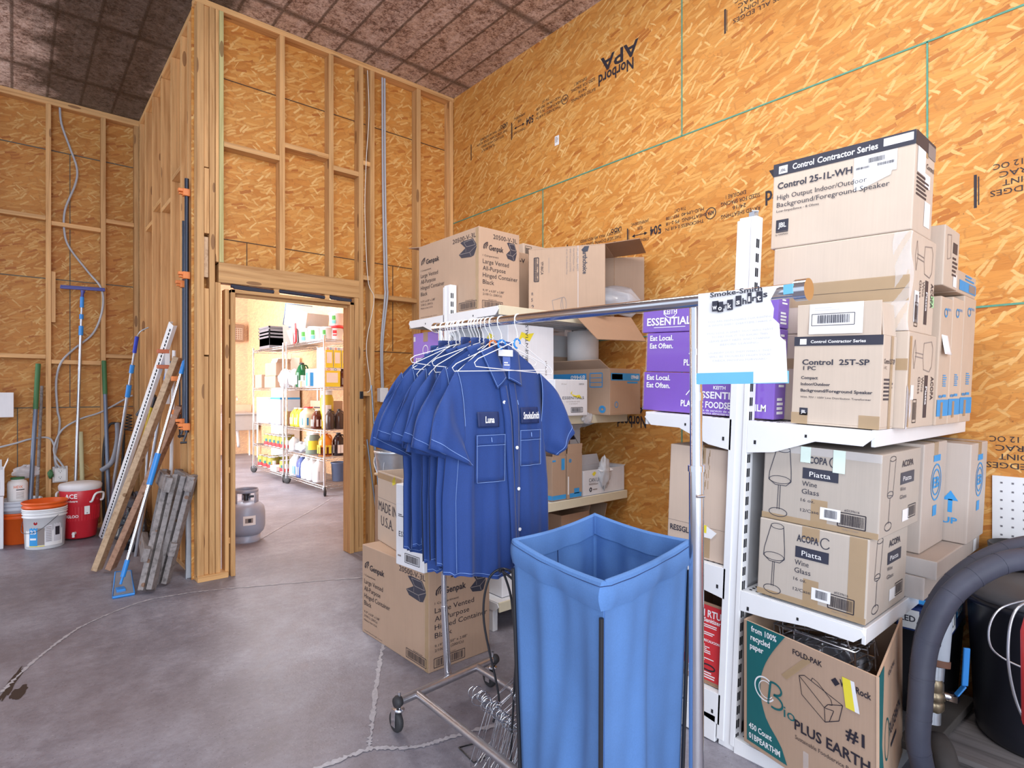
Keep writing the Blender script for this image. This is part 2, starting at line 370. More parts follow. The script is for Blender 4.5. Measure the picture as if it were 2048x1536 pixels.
# ceiling: foil-faced insulation, quilted
t=NT('foil_ceiling'); o=t.obj(); n1=t.noise(o,1.6,5,.7); n2=t.noise(o,26,5,.75); n3=t.noise(o,5,4,.7); sep=t.node('ShaderNodeSeparateXYZ',i_0=o)
x_,y_=sep.outputs[0],sep.outputs[1]
n4=t.noise(o,70,3,.7); k=t.math('MULTIPLY_ADD',n2,.45,t.math('MULTIPLY_ADD',n3,.25,t.math('MULTIPLY',n4,.30)))
c=t.ramp(k,[(.36,(.05,.030,.026)),(.45,(.30,.21,.19)),(.51,(.60,.49,.465)),(.60,(.82,.71,.69))])
# broad darker band along the foil sheet with patchy edges
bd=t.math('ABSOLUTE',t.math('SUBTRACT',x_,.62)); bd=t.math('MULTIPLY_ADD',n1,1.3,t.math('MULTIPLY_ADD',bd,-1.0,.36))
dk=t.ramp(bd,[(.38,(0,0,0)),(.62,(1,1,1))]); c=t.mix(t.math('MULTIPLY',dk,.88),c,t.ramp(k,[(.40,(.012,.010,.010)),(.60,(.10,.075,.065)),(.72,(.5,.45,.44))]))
fx=t.math('ABSOLUTE',t.math('SUBTRACT',t.math('FRACT',t.math('MULTIPLY_ADD',n3,.06,t.math('MULTIPLY',x_,4.1))),.5)); fy=t.math('ABSOLUTE',t.math('SUBTRACT',t.math('FRACT',t.math('MULTIPLY_ADD',n3,.05,t.math('MULTIPLY',y_,.95))),.5))
ln=t.math('MAXIMUM',t.ramp(fx,[(.44,(0,0,0)),(.475,(1,1,1))]),t.ramp(fy,[(.455,(0,0,0)),(.49,(1,1,1))])); c=t.mix(t.math('MULTIPLY',ln,t.math('MULTIPLY_ADD',n2,1.2,.05)),c,(.025,.015,.012))
t.bump(t.math('MULTIPLY_ADD',fx,1.2,t.math('MULTIPLY',n2,.6)),.55,.03); FOIL=t.out(c,.42,.35)
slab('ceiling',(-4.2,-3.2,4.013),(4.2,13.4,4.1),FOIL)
# right wall: OSB sheets, printed, with sheet joints
wr=slab('wall_right',(3.087,-3.2,0),(3.2,4.52,4.013),OSBY)
JT=P('joint_green',(.10,.30,.22),.7,0,.3,40); JB=P('joint_dark',(.09,.05,.03),.8)
m=MB()
for z,a,b in ((2.86,-1.2,4.50),(1.66,-1.2,4.50)): m.box((3.0835,a,z-.004),(3.088,b,z+.004))
for y,a,b in ((2.007,2.86,4.01),(.757,1.66,2.86),(3.229,1.66,2.86),(2.007,.957,1.66),(-.45,2.86,4.01)): m.box((3.0835,y-.0035,a),(3.088,y+.0035,b))
m.build('sheet_joint',JT,wr)
# mill stamps printed upside down on the sheets
m=MB(); W=Face((3.087,4.4,0),(0,-1,0),(0,0,1),1,1,m)
def up(tx,yl,yr,z,h,bold=False): W.text(tx,4.4-yr,z,h,yl-yr,'k',bold,rot=180)     # upside down, spanning yl..yr
def millrow(yb,z,first=True,last=True):
    if first:
        for i,(tx,a,b) in enumerate((('KEEP DRY  MAX AR REDUIRED',.42,.06),('THIS SIDE DOWN  EDGE ALIGN',.46,.05),('ESTE LADO HACIA ABAJO',.40,.10),('SURE BUILT',.40,.22))): up(tx,yb+a,yb+b,z+.065-i*.034+.0,.020)
        up('LADO',yb+.14,yb+.05,z+.085,.028,True); W.rect(4.4-yb-.555,z-.08,4.4-yb-.545,z+.06)
    W.rect(4.4-yb-.004,z-.08,4.4-yb+.006,z+.06); W.rect(4.4-yb+.010,z-.07,4.4-yb+.014,z+.05)
    if last:
        up('JAPENSSIENC',yb-.03,yb-.17,z+.085,.018); up('EJE',yb-.08,yb-.12,z+.05,.018); up('STRENGTH AXIS',yb-.03,yb-.17,z-.03,.018)
        u=4.4-yb; W.rect(u+.05,z-.002,u+.145,z+.003); W.poly([(u+.035,z),(u+.06,z+.012),(u+.06,z-.012)]); W.poly([(u+.16,z),(u+.135,z+.012),(u+.135,z-.012)])
        up('504',yb-.18,yb-.265,z+.03,.055,True)
        for i,(tx,a,b) in enumerate((('7/16 CAT',.36,.44),('HUD-UM-40  PEF-108',.30,.56),('SHEATHING  PS 2-18',.30,.58),('THICKNESS 0.418 IN.',.29,.56))): up(tx,yb-a,yb-b,z+.10-i*.034,.020)
        W.ell(u+.605,z+.02,.032,.032,.005); up('APA',yb-.585,yb-.628,z+.032,.022,True)
        for i,(tx,a,b) in enumerate((('EXPOSURE 1',.70,.82),('SIZED FOR SPACING',.67,.90),('24/16',.74,.82),('RATED SHEATHING',.67,.90))): up(tx,yb-a,yb-b,z+.10-i*.036,.022)
        up('Norbord',yb-.93,yb-1.23,z+.06,.075,True); up('APA',yb-.95,yb-1.27,z+.165,.095,True)
millrow(3.60,3.44); millrow(2.42,2.325)
def sidebits(yb,z):
    W.rect(4.4-yb-.004,z-.08,4.4-yb+.006,z+.06); W.rect(4.4-yb+.010,z-.07,4.4-yb+.014,z+.05)
    for i,(tx,a,b) in enumerate((('PC 1/2 LAP 12 OC',.06,.34),('1/32 SEPARAC',.08,.36),('SUGGEST JOINT',.09,.38),('SPACE ALL EDGES',.05,.40))): up(tx,yb-a,yb-b,z+.085-i*.036,.024)
sidebits(1.726,3.43); sidebits(.588,2.16); sidebits(.60,1.035)
up('Norbord',2.504,2.27,1.145,.075,True); up('APA',2.46,2.28,1.215,.05,True); up('RATED SHEATHING',2.80,2.56,1.14,.022); up('EXPOSURE 1',1.30,1.05,1.13,.022)
m.build('mill_stamp',MATS,wr)
m=MB(); Face((3.0865,3.10,3.15),(0,-1,0),(0,0,1),.045,.07,m).rect(0,0,1,1,'p').lines(.1,.3,.9,.9,4,'g'); m.build('paper_tag',MATS,wr)
# pegboard panel on the right wall
m=MB(); m.box((3.079,-1.0,0),(3.087,.53,.957)); pg=struct(m.build('wall_pegboard',WMET)); m=MB()
for i in range(34):
    for j in range(27): m.cb((3.0785,.50-i*.0254*1.4,.93-j*.0254*1.4),(.002,.007,.007))
m.build('peg_hole',GREYP,pg)['kind']='stuff'
# ---- partition wall with the doorway
wp=E('wall_partition',(0,0,0),'','wall'); del wp['label']; del wp['category']; struct(wp)
m=MB(); y0,y1=4.507,4.520
m.box((.94,y0,2.212),(3.087,y1,3.98)); m.box((2.144,y0,0),(3.087,y1,2.212)); m.box((.94,y0,0),(1.125,y1,2.212)); m.build('osb_sheet',OSBX,wp)
m=MB()
for z in (3.55,2.40,1.65): m.box((1.13 if z>2.2 else 2.2,4.503,z-.003),(3.08,4.5075,z+.003))
m.box((1.30,4.503,2.22),(1.305,4.5075,2.40)); m.box((2.50,4.503,1.66),(2.506,4.5075,2.40)); m.build('sheet_joint',JB,wp)
def stud(par,x0,x1,ya,yb,za,zb,mat=LZ,nm='stud'): return MB().box((x0,ya,za),(x1,yb,zb)).build(nm,mat,par,bevel=.002)
F0,F1=4.415,4.506
for x,zb in ((1.529,2.212),(1.91,2.212)): stud(wp,x-.019,x+.019,F0,F1,zb,3.972)
for x in (2.165,2.265,2.712,3.06): stud(wp,x-.019,x+.019,F0,F1,.038,3.972)
MB().box((.94,F0,3.972),(3.085,F1,4.012)).build('top_plate',LX,wp,bevel=.002)
MB().box((2.144,F0,.0),(3.085,F1,.038)).build('bottom_plate',LX,wp,bevel=.002)
for x0,x1,z in ((1.125,1.51,3.05),(1.548,1.891,3.16),(1.929,2.146,3.085),(2.184,2.246,3.19),(2.184,2.246,2.247),(2.284,2.693,2.105),(2.184,2.246,1.29)): MB().box((x0,F0+.004,z-.019),(x1,F1,z+.019)).build('blocking',LX,wp,bevel=.002)
MB().box((1.09,F0,2.072),(2.146,F1,2.212)).build('header_beam',LX,wp,bevel=.002)
MB().box((1.09,F0-.001,2.202),(2.146,F1,2.212)).build('header_plate',LX,wp)
# packed studs at the end of the partition (corner post)
post=[(.955,.997,4.412,.04,3.972,LZ),(1.000,1.030,4.432,.04,1.55,LZ),(1.000,1.030,4.420,1.56,2.02,LZ),(1.000,1.030,4.440,2.10,2.38,LRAW),(1.000,1.030,4.416,2.40,2.85,LZ),(1.000,1.030,4.425,2.86,3.972,LZ),(1.032,1.066,4.414,.04,3.972,LZ),(1.070,1.104,4.418,.04,2.07,LZ),(1.070,1.092,4.414,2.212,3.972,LZ),(1.094,1.122,4.410,2.212,3.972,LGRN)]
for x0,x1,ya,za,zb,mt in post: stud(wp,x0,x1,ya,F1,za,zb,mt,'post_stud')
MB().box((.955,4.40,0),(1.15,F1,.04)).build('bottom_plate',LX,wp,bevel=.002)
# door frame
df=struct(E('door_1',(0,0,0),'','door')); del df['label']; del df['category']
MB().box((1.135,4.425,0),(1.160,4.512,2.03)).build('shim_post',LZ,df,bevel=.002)
MB().box((1.168,4.40,0),(1.196,4.53,2.03)).build('jamb',LZ,df,bevel=.003)
MB().box((2.060,4.40,0),(2.095,4.53,2.03)).build('jamb',LZ,df,bevel=.003)
MB().box((2.105,4.415,0),(2.143,4.507,2.07)).build('jack_stud',LZ,df,bevel=.003)
MB().box((1.168,4.40,2.005),(2.095,4.53,2.03)).build('head_jamb',LX,df,bevel=.003)
MB().box((1.196,4.45,1.985),(2.06,4.47,2.005)).build('door_stop',LX,df)
for z in (1.72,1.05,.26): MB().box((1.1955,4.41,z-.05),(1.199,4.445,z+.05)).build('hinge_leaf',NAVYP,df)
for x in (1.49,1.88): MB().box((x-.02,4.425,2.03),(x+.02,4.50,2.072)).build('shim_block',LX,df)
for z in (.25,.75,1.1,1.45,1.8): MB().box((1.160,4.43,z-.02),(1.168,4.50,z+.02)).build('shim_block',LX,df)
# ---- left partition running back, seen edge on
wl=struct(E('wall_left',(0,0,0),'','wall')); del wl['label']; del wl['category']
MB().box((1.046,4.52,0),(1.058,6.92,3.98)).build('osb_sheet',make_osb('osb_left',1,.9,12),wl)
for y in (4.70,4.93,5.29,5.70,6.10,6.48,6.80): stud(wl,.955,1.045,y-.019,y+.019,.038,3.972)
MB().box((.955,4.507,3.972),(1.045,6.92,4.012)).build('top_plate',LY,wl,bevel=.002); MB().box((.955,4.507,0),(1.045,6.92,.038)).build('bottom_plate',LY,wl,bevel=.002)
for a,b,z in ((4.72,4.91,2.45),(4.95,5.27,3.0),(5.31,5.68,2.85),(5.72,6.08,2.95),(6.12,6.46,2.85),(4.95,5.27,1.55),(5.31,5.68,1.62),(4.72,4.91,.5)): MB().box((.957,a,z-.019),(1.045,b,z+.019)).build('blocking',LY,wl,bevel=.002)
# ---- far left wall
wf=struct(E('wall_far',(0,0,0),'','wall')); del wf['label']; del wf['category']
MB().box((-4.2,6.92,0),(1.045,6.94,4.0)).build('osb_sheet',OSBD,wf)
m=MB()
for z in (3.56,2.36,1.16): m.box((-2,6.916,z-.004),(.95,6.9205,z+.004))
for x,a,b in ((.41,1.16,3.56),(.03,0,1.16)): m.box((x-.003,6.916,a),(x+.003,6.9205,b))
m.build('sheet_joint',P('joint_grey',(.10,.11,.10),.8),wf)
for x in (-.95,-.55,-.15,.248,.663,.935): stud(wf,x-.019,x+.019,6.83,6.919,.038,3.955)
stud(wf,.268,.30,6.84,6.919,1.95,2.42)
MB().box((-4.2,6.828,3.955),(.955,6.919,4.012)).build('top_plate',LX,wf,bevel=.002); MB().box((-4.2,6.83,0),(.955,6.919,.038)).build('bottom_plate',LX,wf,bevel=.002)
for a,b,z in ((-.13,.228,2.905),(.268,.643,2.865),(.683,.915,2.965),(-.13,.228,1.63),(.268,.643,1.585),(.683,.915,1.655)): MB().box((a,6.834,z-.019),(b,6.919,z+.019)).build('blocking',LX,wf,bevel=.002)
# ---- store room beyond the doorway
slab('wall_store_right',(3.80,4.52,0),(3.9,13.2,4.013),OSBB); slab('wall_store_far',(-4.2,13.1,0),(3.9,13.2,4.013),OSBBX); slab('wall_store_end',(3.087,4.521,0),(3.80,4.60,4.013),OSBBX)
# ================================================================== GONDOLA SHELVING
def shelf_part(par,side,z,depth,x0=.0,x1=1.09,edge=WMET,brk=True,h=.085):
    # side +1 / -1 along y; deck top at z; local origin at the near upright
    b=MB(); s=side; ya=.03*s; yb=depth*s
    b.box((x0,min(ya,yb),z-.012),(x1,max(ya,yb),z))
    for k in range(6):
        y=ya+(yb-ya)*(k+.5)/6; b.box((x0+.01,y-.018,z-.03),(x1,y+.018,z-.012))
    o=b.build('shelf_deck',P('shelf_paint',(.70,.72,.76),.4,0,.04),par,bevel=.001)
    MB().box((x0,min(yb,yb+.012*s),z-.05),(x1,max(yb,yb+.012*s),z+.002)).build('front_edge',edge,o,bevel=.002)
    if brk:
        poly=[(.03*s,z),(depth*s,z-.004),((depth+.012)*s,z-.02),((depth-.02)*s,z-.05),(depth*.62*s,z-.05),(depth*.30*s,z-.05-h*.6),(.03*s,z-.05-h*.75)]
        for x in (x0-.006,x1-.03):
            q=MB(); q.prism(poly,lambda u,v:V(x,u,v),(.004,0,0)); q.cb((x-.0005,.06*s,z-.048-h*.3),(.002,.008,.014),1); q.cb((x-.0005,depth*.55*s,z-.035),(.002,.007,.01),1)
            q.build('shelf_bracket',[WMET,GAP],o,bevel=.0008)
    # perforations
    if brk:
        p=MB()
        for i in range(5):
            for j in range(4): p.cb((x0+.03+i*.022,(.05+.024*j)*s,z+.0004),(.009,.009,.0012))
        p.build('perforation',GAP,o)['kind']='stuff'
    return o
def upright(par,x,H):
    b=MB(); b.box((x-.001,-.030,.0),(x+.045,.034,H)); b.box((x-.006,-.030,.02),(x-.001,-.012,H-.01)); b.box((x-.006,.012,.02),(x-.001,.040,H-.01))
    o=b.build('upright',WMET,par,bevel=.0025)
    q=MB(); k=int(H/.0508)
    for i in range(1,k):
        z=i*.0508
        q.cb((x+.006,-.0305,z),(.007,.003,.030)); q.cb((x+.018,-.0305,z),(.006,.003,.030))
    q.box((x-.0016,-.016,.02),(x+.002,-.011,H-.05))
    q.build('slot_row',GAP,o)
    return o
# front gondola, leaning a little
TH=math.radians(2.5); PX,PY=1.98,1.10
G1=E('gondola_shelving',(PX,PY,0),'white gondola shelf unit behind the clothes rack, holding purple film boxes and speaker boxes','shelving',rx=TH)
upright(G1,0,1.925); upright(G1,1.05,1.925)
MB().box((.045,-.012,.08),(1.05,.012,1.15)).build('back_panel',P('shelf_paint',(.7,.72,.76)),G1)
for sd,z,d in ((-1,1.203,.42),(1,1.203,.40),(-1,.594,.42),(1,.655,.40),(-1,.055,.44),(1,.185,.40)): shelf_part(G1,sd,z,d,h=.03 if z==.594 else .085)
MB().box((-.006,.045,.0),(1.05,.42,.10)).build('base_plinth',WMET,G1,bevel=.003)
m=MB(); m.tube([(.012,0,1.92),(.005,-.012,1.945),(.012,-.03,1.94)],.005,8); m.box((.0,-.02,1.925),(.03,.0,1.94)); m.build('top_clip',STEEL,G1)
def g1(x,yl,zl):
    zl+=.0015
    return (x,PY+yl*math.cos(TH)-zl*math.sin(TH),yl*math.sin(TH)+zl*math.cos(TH))
# rear gondola
G2=E('gondola_shelving',(1.98,2.90,0),'white gondola shelf unit behind the hanging blue shirts, against the chipboard wall','shelving')
upright(G2,0,1.945); upright(G2,1.05,1.945)
MB().box((.045,-.012,.08),(1.05,.012,1.70)).build('back_panel',P('shelf_paint',(.7,.72,.76)),G2)
for z in (1.772,1.163,.66,.17):
    shelf_part(G2,-1,z-.003,.48,edge=CREAM); shelf_part(G2,1,z-.003,.43,edge=CREAM)
for s in (-1,1): MB().box((-.004,s*.42-.02,0),(.03,s*.42+.02,.12)).build('foot',WMET,G2,bevel=.003)
# ================================================================== CARTONS
def arrow_up(F,x,y,w,h,c): F.poly([(x-w*.28,y),(x+w*.28,y),(x+w*.28,y+h*.6),(x-w*.28,y+h*.6)],c); F.poly([(x-w,y+h*.55),(x+w,y+h*.55),(x,y+h)],c)
def clam(F,x,y,w,h,c='s'):   # hinged take-out box drawing
    q=lambda L:[(x+a*w,y+b*h) for a,b in L]
    F.poly(q([(.08,.95),(.25,1.0),(.80,.98),(1.0,.58),(.95,.55),(.38,.58)]),c); F.poly(q([(.0,.30),(.38,.58),(.98,.55),(1.0,.45),(.85,.05),(.70,.0),(.15,.08)]),c)
    F.line(q([(.28,.92),(.78,.93),(.93,.60),(.44,.62),(.28,.92)]),.003,'g'); F.line(q([(.05,.30),(.62,.27),(.98,.52)]),.003,'g'); F.line(q([(.62,.27),(.70,.04)]),.003,'g'); F.line(q([(.40,.53),(.40,.34)]),.002,'g')
def genpak_logo(F,x,y,w,h,c='k'):
    F.ell(x+w*.26,y+h*.1,w*.20,h*.75,.006,c,90,180); F.ell(x+w*.26,y+h*.1,w*.14,h*.6,.005,c,90,180); F.ell(x+w*.26,y+h*.1,w*.08,h*.45,.005,c,90,180); F.rect(x+w*.06,y+h*.0,x+w*.09,y+h*.55,c)
    F.text('Genpak',x+w*.30,y,h*.62,w*.68,c,True)
def genpak(C):
    for k in ('-x','-y'):
        F=C.F[k]; n=(k=='-x')
        F.text('20500-V-3L',.60 if n else .34,.885,.055,.36 if n else .60,'k')
        genpak_logo(F,.03 if n else .08,.74,.35 if n else .52,.10)
        clam(F,.70 if n else .66,.66,.27,.22)
        F.text('1 Compartment',.04 if n else .09,.655,.022,.19 if n else .38)
        for i,(tx,w_) in enumerate((('Large Vented',.31),('All-Purpose',.27),('Hinged Container',.42),('Black',.12))): F.text(tx,.04 if n else .09,.57-i*.082,.052,w_ if n else w_*2.05 if i!=3 else .27)
        F.text('9.19" x 6.50" x 2.88"',.04 if n else .09,.235,.026,.26 if n else .52); F.text('2/100 Ct. (200/Cs)',.04 if n else .09,.19,.026,.22 if n else .46)
        F.bar(.70 if n else .08,.035,.97 if n else .57,.125,'k',seed=4); F.text('Genpak.com',.80 if n else .22,.135,.014,.12 if n else .2)
        if n: F.text('Made in the U.S.A.',.04,.145,.022,.22); F.text('Genpak, Peterborough, Ontario',.04,.03,.012,.3)
    C.F['-x'].mb.quad(*[V(*p) for p in ((-C.size[0]/2-.001,-C.size[1]/2+.03,.002),(-C.size[0]/2-.001,-C.size[1]/2+.001,.002),(-C.size[0]/2-.001,-C.size[1]/2+.001,C.size[2]-.004),(-C.size[0]/2-.001,-C.size[1]/2+.03,C.size[2]-.004))],m=IX['T'])
C=Carton('kraft takeout container carton on the top shelf with one flap sticking out',(.31,.65,.485),(2.188,2.985,1.7735),group='kraft container cartons',open_=True,flaps=[('+y',82,.14,.98)]); genpak(C)
MB().box((-.145,-.315,.44),(.145,.315,.46)).build('inner_flap',KDARK,C.e); C.done()
C=Carton('kraft takeout container carton on the floor under a white carton',(.365,.645,.475),(1.632,2.613,0),rz=1.2,tape='y',group='kraft container cartons'); genpak(C); C.done()
C=Carton('brown carton marked with an SN code squeezed between two kraft cartons',(.28,.46,.43),(2.475,3.03,1.772)); F=C.F['-y']; F.text('SN203-V',.02,.85,.06,.62,'k',True); F.text('Hinged',.0,.40,.05,.3,'k',True); F.text('Container',.0,.32,.05,.42,'k',True); F.text('9.00"',.02,.15,.03,.16); F.text('(Cs)',.02,.11,.03,.1); C.done()
C=Carton('pale carton with a barcode behind the other cartons on the top shelf',(.38,.28,.56),(2.86,3.13,1.772),mat=KPALE); C.F['-x'].frame(.3,.80,.5,.97,.006); C.F['-x'].bar(.3,.8,.5,.97); C.F['-y'].bar(.05,.8,.2,.97); C.done()
# open cup carton lying on its side, mouth to the right of the photo
C=E('cup_carton',(2.50+.165,2.433+.088,1.7745),'open kraft cup carton lying on its side with a plastic sleeve spilling out','box',rz=math.radians(31))
sx,sy,sz=.36,.47,.40; b=MB(); X,Y=sx/2,sy/2
for a,c in (((-X,-Y,0),(X,Y,.006)),((-X,-Y,sz-.006),(X,Y,sz)),((-X,-Y,.006),(-X+.006,Y,sz-.006)),((X-.006,-Y,.006),(X,Y,sz-.006)),((-X,Y-.006,0),(X,Y,sz))): b.box(a,c)
b.build('carton_body',KRAFT,C,bevel=.0015)
def vflap(par,org,ax,ang,size,mat):     # thin panel at org, local size, rotated about axis
    M=Matrix.Translation(org)@Matrix.Rotation(math.radians(ang),4,ax); m=MB(); m.box(size[0],size[1],0,M); return m.build('flap',mat,par,bevel=.0008)
vflap(C,(0,-Y,sz),'X',-4,((-X,-.20,-.004),(X,0,0)),KDARK)
Ci=(Matrix.Translation(C.location)@Matrix.Rotation(math.radians(31),4,'Z')).inverted()
m=MB(); q=[Ci@V(*p) for p in ((2.51,2.353,1.755),(2.519,2.187,1.604),(2.769,2.038,1.597),(2.824,2.188,1.752))]; m.add(q,[(0,1,2,3)]); m.build('flap',KDARK,C,solid=.005)
vflap(C,(X,-Y,0),'Z',14,((-.004,-.19,.03),(0,0,sz-.005)),KRAFT)
m=MB(); F=frames(sx,sy,sz,m)['-x']
F.text('earthchoice',.72,.95,.055,.38,'s',True,rot=270); F.poly([(.70,.93),(.74,.98),(.80,.98),(.78,.90),(.72,.90)],'s')
for i in range(4): F.text(('19 oz Clear RPET','EarthChoice Cup','840 Count (12/70)','12 oz / 20 oz Bevidas Frias')[i],.64-i*.045,.96,.02,.34+.04*(i==3),'g',rot=270)
F.frame(.08,.50,.14,.86,.005,'k'); F.lines(.085,.51,.135,.85,24,'k',4,.5); F.text('YP186CA',.17,.80,.035,.2,'k',rot=270)
for i,(a,b_) in enumerate(((.04,.30),(.04,.20),(.04,.10))): F.text('±5↑'[i],a,b_,.05,None,'s')
F.line([(.34,.06),(.32,.20),(.45,.24),(.47,.02),(.34,.06)],.003,'g'); F.ell(.47,.13,.035,.115,.003,'g'); F.rect(.655,.0,.66,1,'f'); F.rect(.275,.62,.28,.85,'g')
m.build('printing',MATS,C)
# clear sleeves of cups in it (stay in the mouth of the carton)
FILM=P('crinkled_film',(.80,.82,.90),.12,0,.1,30,alpha=.45)
def crumple(name,loc,r,sc,label,cat,seed,mat=None,group=None,n=(26,18),amp=.25):
    R=random.Random(seed); ph=[R.uniform(0,6.3) for _ in range(12)]
    def f(u,v):
        a=2*PI*u; b=PI*v; k=1+amp*(math.sin(5*a+ph[0]+3*b)*.4+math.sin(3*a-4*b+ph[1])*.4+math.sin(9*a+5*b+ph[2])*.25+math.sin(13*b+ph[3]+2*a)*.2)
        return V(r*k*math.cos(a)*math.sin(b)*sc[0],r*k*math.sin(a)*math.sin(b)*sc[1],r*k*math.cos(b)*sc[2])
    o=MB().grid(f,n[0],n[1]).build(name,mat or FILM); o.location=loc; return tag(o,label,cat,group)
o=E('cup_sleeve',(2.70,2.52,1.783),'clear plastic sleeve of cups in the mouth of the open kraft carton','cup sleeve',rz=math.radians(31))
def sleeve_f(u,v):
    a=2*PI*u; r=.085*(1+.07*math.sin(7*a+9*v)+.05*math.sin(13*a-6*v)); 
    if v<.12: r*=.2+v*6.6
    return V(.07+r*math.cos(a),-.40+.50*v,.10+r*math.sin(a)-.035*max(0,.35-v)*3)
MB().grid(sleeve_f,40,24).build('film_sleeve',FILM,o)
mm=MB()
for k in range(9): mm.lathe([(.036,0),(.042,.045),(.043,.047)],(0,0,0),18,0,Matrix.Translation((.07,-.22+k*.026,.10))@Matrix.Rotation(-PI/2,4,'X'))
mm.build('cup_stack',P('cup_clear',(.82,.85,.92),.15,alpha=.5),o)
# ---------- second shelf of the rear gondola
C=Carton('purple printed carton behind the blue shirts at the far end of the shelf',(.28,.30,.52),(2.13,3.16,1.163),mat=P('lilac_print',(.30,.17,.62),.5)); F=C.F['-x']; F.text('ESSENTIALS',.12,.62,.07,.80,'w',True); F.text('NEW',.2,.5,.05,.2,'w',True); F.ell(.5,.78,.1,.06,.006,'w'); F.lines(.2,.40,.7,.47,1,'w'); F.rect(.02,.9,.1,.96,'f'); C.done()
C=Carton('tall white carton with a faint yellow smear beside the white roll',(.36,.24,.525),(2.28,2.60,1.163),mat=KWHITE,seam=False); F=C.F['-y']; F.bar(.30,.42,.40,.66,'k'); F.poly([(.2,.80),(.3,.86),(.45,.82),(.55,.92),(.40,.90),(.28,.92)],'y'); F.text('ESSENTIALS',.42,.60,.06,.4,'s',rot=90); F.lines(.80,.45,.84,.62,8,'g'); C.F['-x'].poly([(.1,.80),(.5,.88),(.3,.92)],'y'); C.done()
C=Carton('large kraft carton with an upside-down blue band and number',(.30,.50,.285),(2.895,2.535,1.163),open_=True,flaps=[('-x',60,.10,.96),('+y',35,.12,.98),('+x',100,.02,.9)]); F=C.F['-x']; F.rect(.0,.74,.62,.90,'b'); F.text('89460',.60,.86,.09,.25,'w',True,rot=180); F.frame(.68,.60,.88,.90,.006,'b'); F.line([(.68,.8),(.88,.8)],.004,'b'); F.line([(.68,.7),(.88,.7)],.004,'b'); F.text('en',.60,.68,.10,.10,'b',True,rot=180); F.ell(.88,.12,.05,.07,.006,'b'); F.ell(.88,.12,.03,.045,.01,'b')
F=C.F['-y']; F.rect(.03,.74,.97,.90,'b'); F.text('89460',.93,.86,.08,.25,'w',True,rot=180); F.rect(.06,.76,.40,.88,'g'); F.ell(.2,.22,.05,.06,.005,'b'); F.rect(.55,.68,.9,.72,'b'); C.done()
o=tag(MB().lathe([(.02,0),(.105,0),(.105,.255),(.02,.255)],n=40).build('paper_roll',P('roll_white',(.86,.86,.88),.8)),'white paper roll standing on the blue-banded kraft carton','paper roll'); o.location=(2.915,2.66,1.4485)
C=Carton('small white carton with a yellow smear on its front in front of the blue-banded carton',(.275,.22,.213),(2.478,2.46,1.163),mat=KWHITE,seam=False); F=C.F['-y']; F.text('ESSENTIALS',.22,.46,.075,.66,'s'); F.text('POLY COATED FRUIT TRAYS',.33,.38,.025,.42,'g'); F.text('5 LB KRAFT',.42,.32,.025,.26,'g'); F.bar(.48,.10,.84,.23,'k'); F.text('208928',.72,.86,.04,.16,'s'); F.text('275 Count',.18,.86,.03,.16,'g'); F.text('208928',.22,.05,.02,.12,'g'); F.poly([(.46,.62),(.52,.70),(.50,.60),(.62,.56),(.74,.58),(.82,.48),(.66,.50),(.55,.54)],'y'); C.done()
crumple('film_scrap',(2.66,2.392,1.143),.035,(1.3,.5,.9),'crumpled clear and blue film scrap caught on the shelf edge','film scrap',4)
# ---------- third shelf
C=Carton('open-topped kraft carton with blue strip behind the shirt sleeve, left of a pair',(.115,.24,.262),(2.455,2.55,.66),open_=True,flaps=[('-y',8,.06,.9),('+x',14,.06,.9)],group=None); F=C.F['-y']; F.rect(0,.02,1,.12,'b'); F.rect(.0,.88,.25,.92,'b'); F.rect(.66,.68,.9,.94,'b'); C.F['-x'].rect(0,.02,1,.12,'b'); C.done()
C=Carton('open-topped kraft carton with blue strip beside the bin liner carton, right of a pair',(.13,.24,.27),(2.585,2.545,.66),open_=True,flaps=[('-y',6,.06,.95),('-x',12,.05,.9)]); F=C.F['-y']; F.rect(.15,.02,.95,.12,'b'); F.ell(.18,.85,.06,.03,.008,'b'); F.rect(.45,.1,.8,.22,'b'); F.rect(.02,.1,.1,.5,'p'); C.done()
C=Carton('tall brown carton with two up arrows standing behind smaller cartons',(.25,.22,.415),(2.66,2.765,.66),mat=KDARK,open_=True,flaps=[('-y',55,.06,.9),('+y',-10,.12,.9)]); F=C.F['-y']; arrow_up(F,.80,.80,.03,.12,'k'); arrow_up(F,.88,.80,.03,.12,'k'); F.rect(.76,.775,.92,.785,'k'); C.done()
C=Carton('brown carton with an orange sticker half hidden by the shirt sleeve',(.24,.22,.42),(2.40,2.765,.66),mat=KDARK,open_=True,flaps=[('-y',70,.08,.95)]); F=C.S['-y']; F.rect(.35,.60,.98,.80,'o').lines(.42,.62,.95,.78,4,'p',2); C.F['-y'].rect(.6,.9,.9,.96,'p'); C.done('orange_sticker')
C=Carton('narrow white carton with a black diamond warning mark',(.16,.12,.385),(2.895,2.80,.66),mat=KWHITE,open_=True,flaps=[('-y',40,.05,.9),('+x',35,.06,.9)]); F=C.F['-y']; F.line([(.5,.95),(.93,.72),(.5,.48),(.07,.72)],.004,'k',True); F.poly([(.5,.94),(.70,.83),(.30,.83)],'k'); F.poly([(.5,.49),(.70,.60),(.30,.60)],'k'); C.F['-x'].lines(.2,.3,.8,.8,6); C.done()
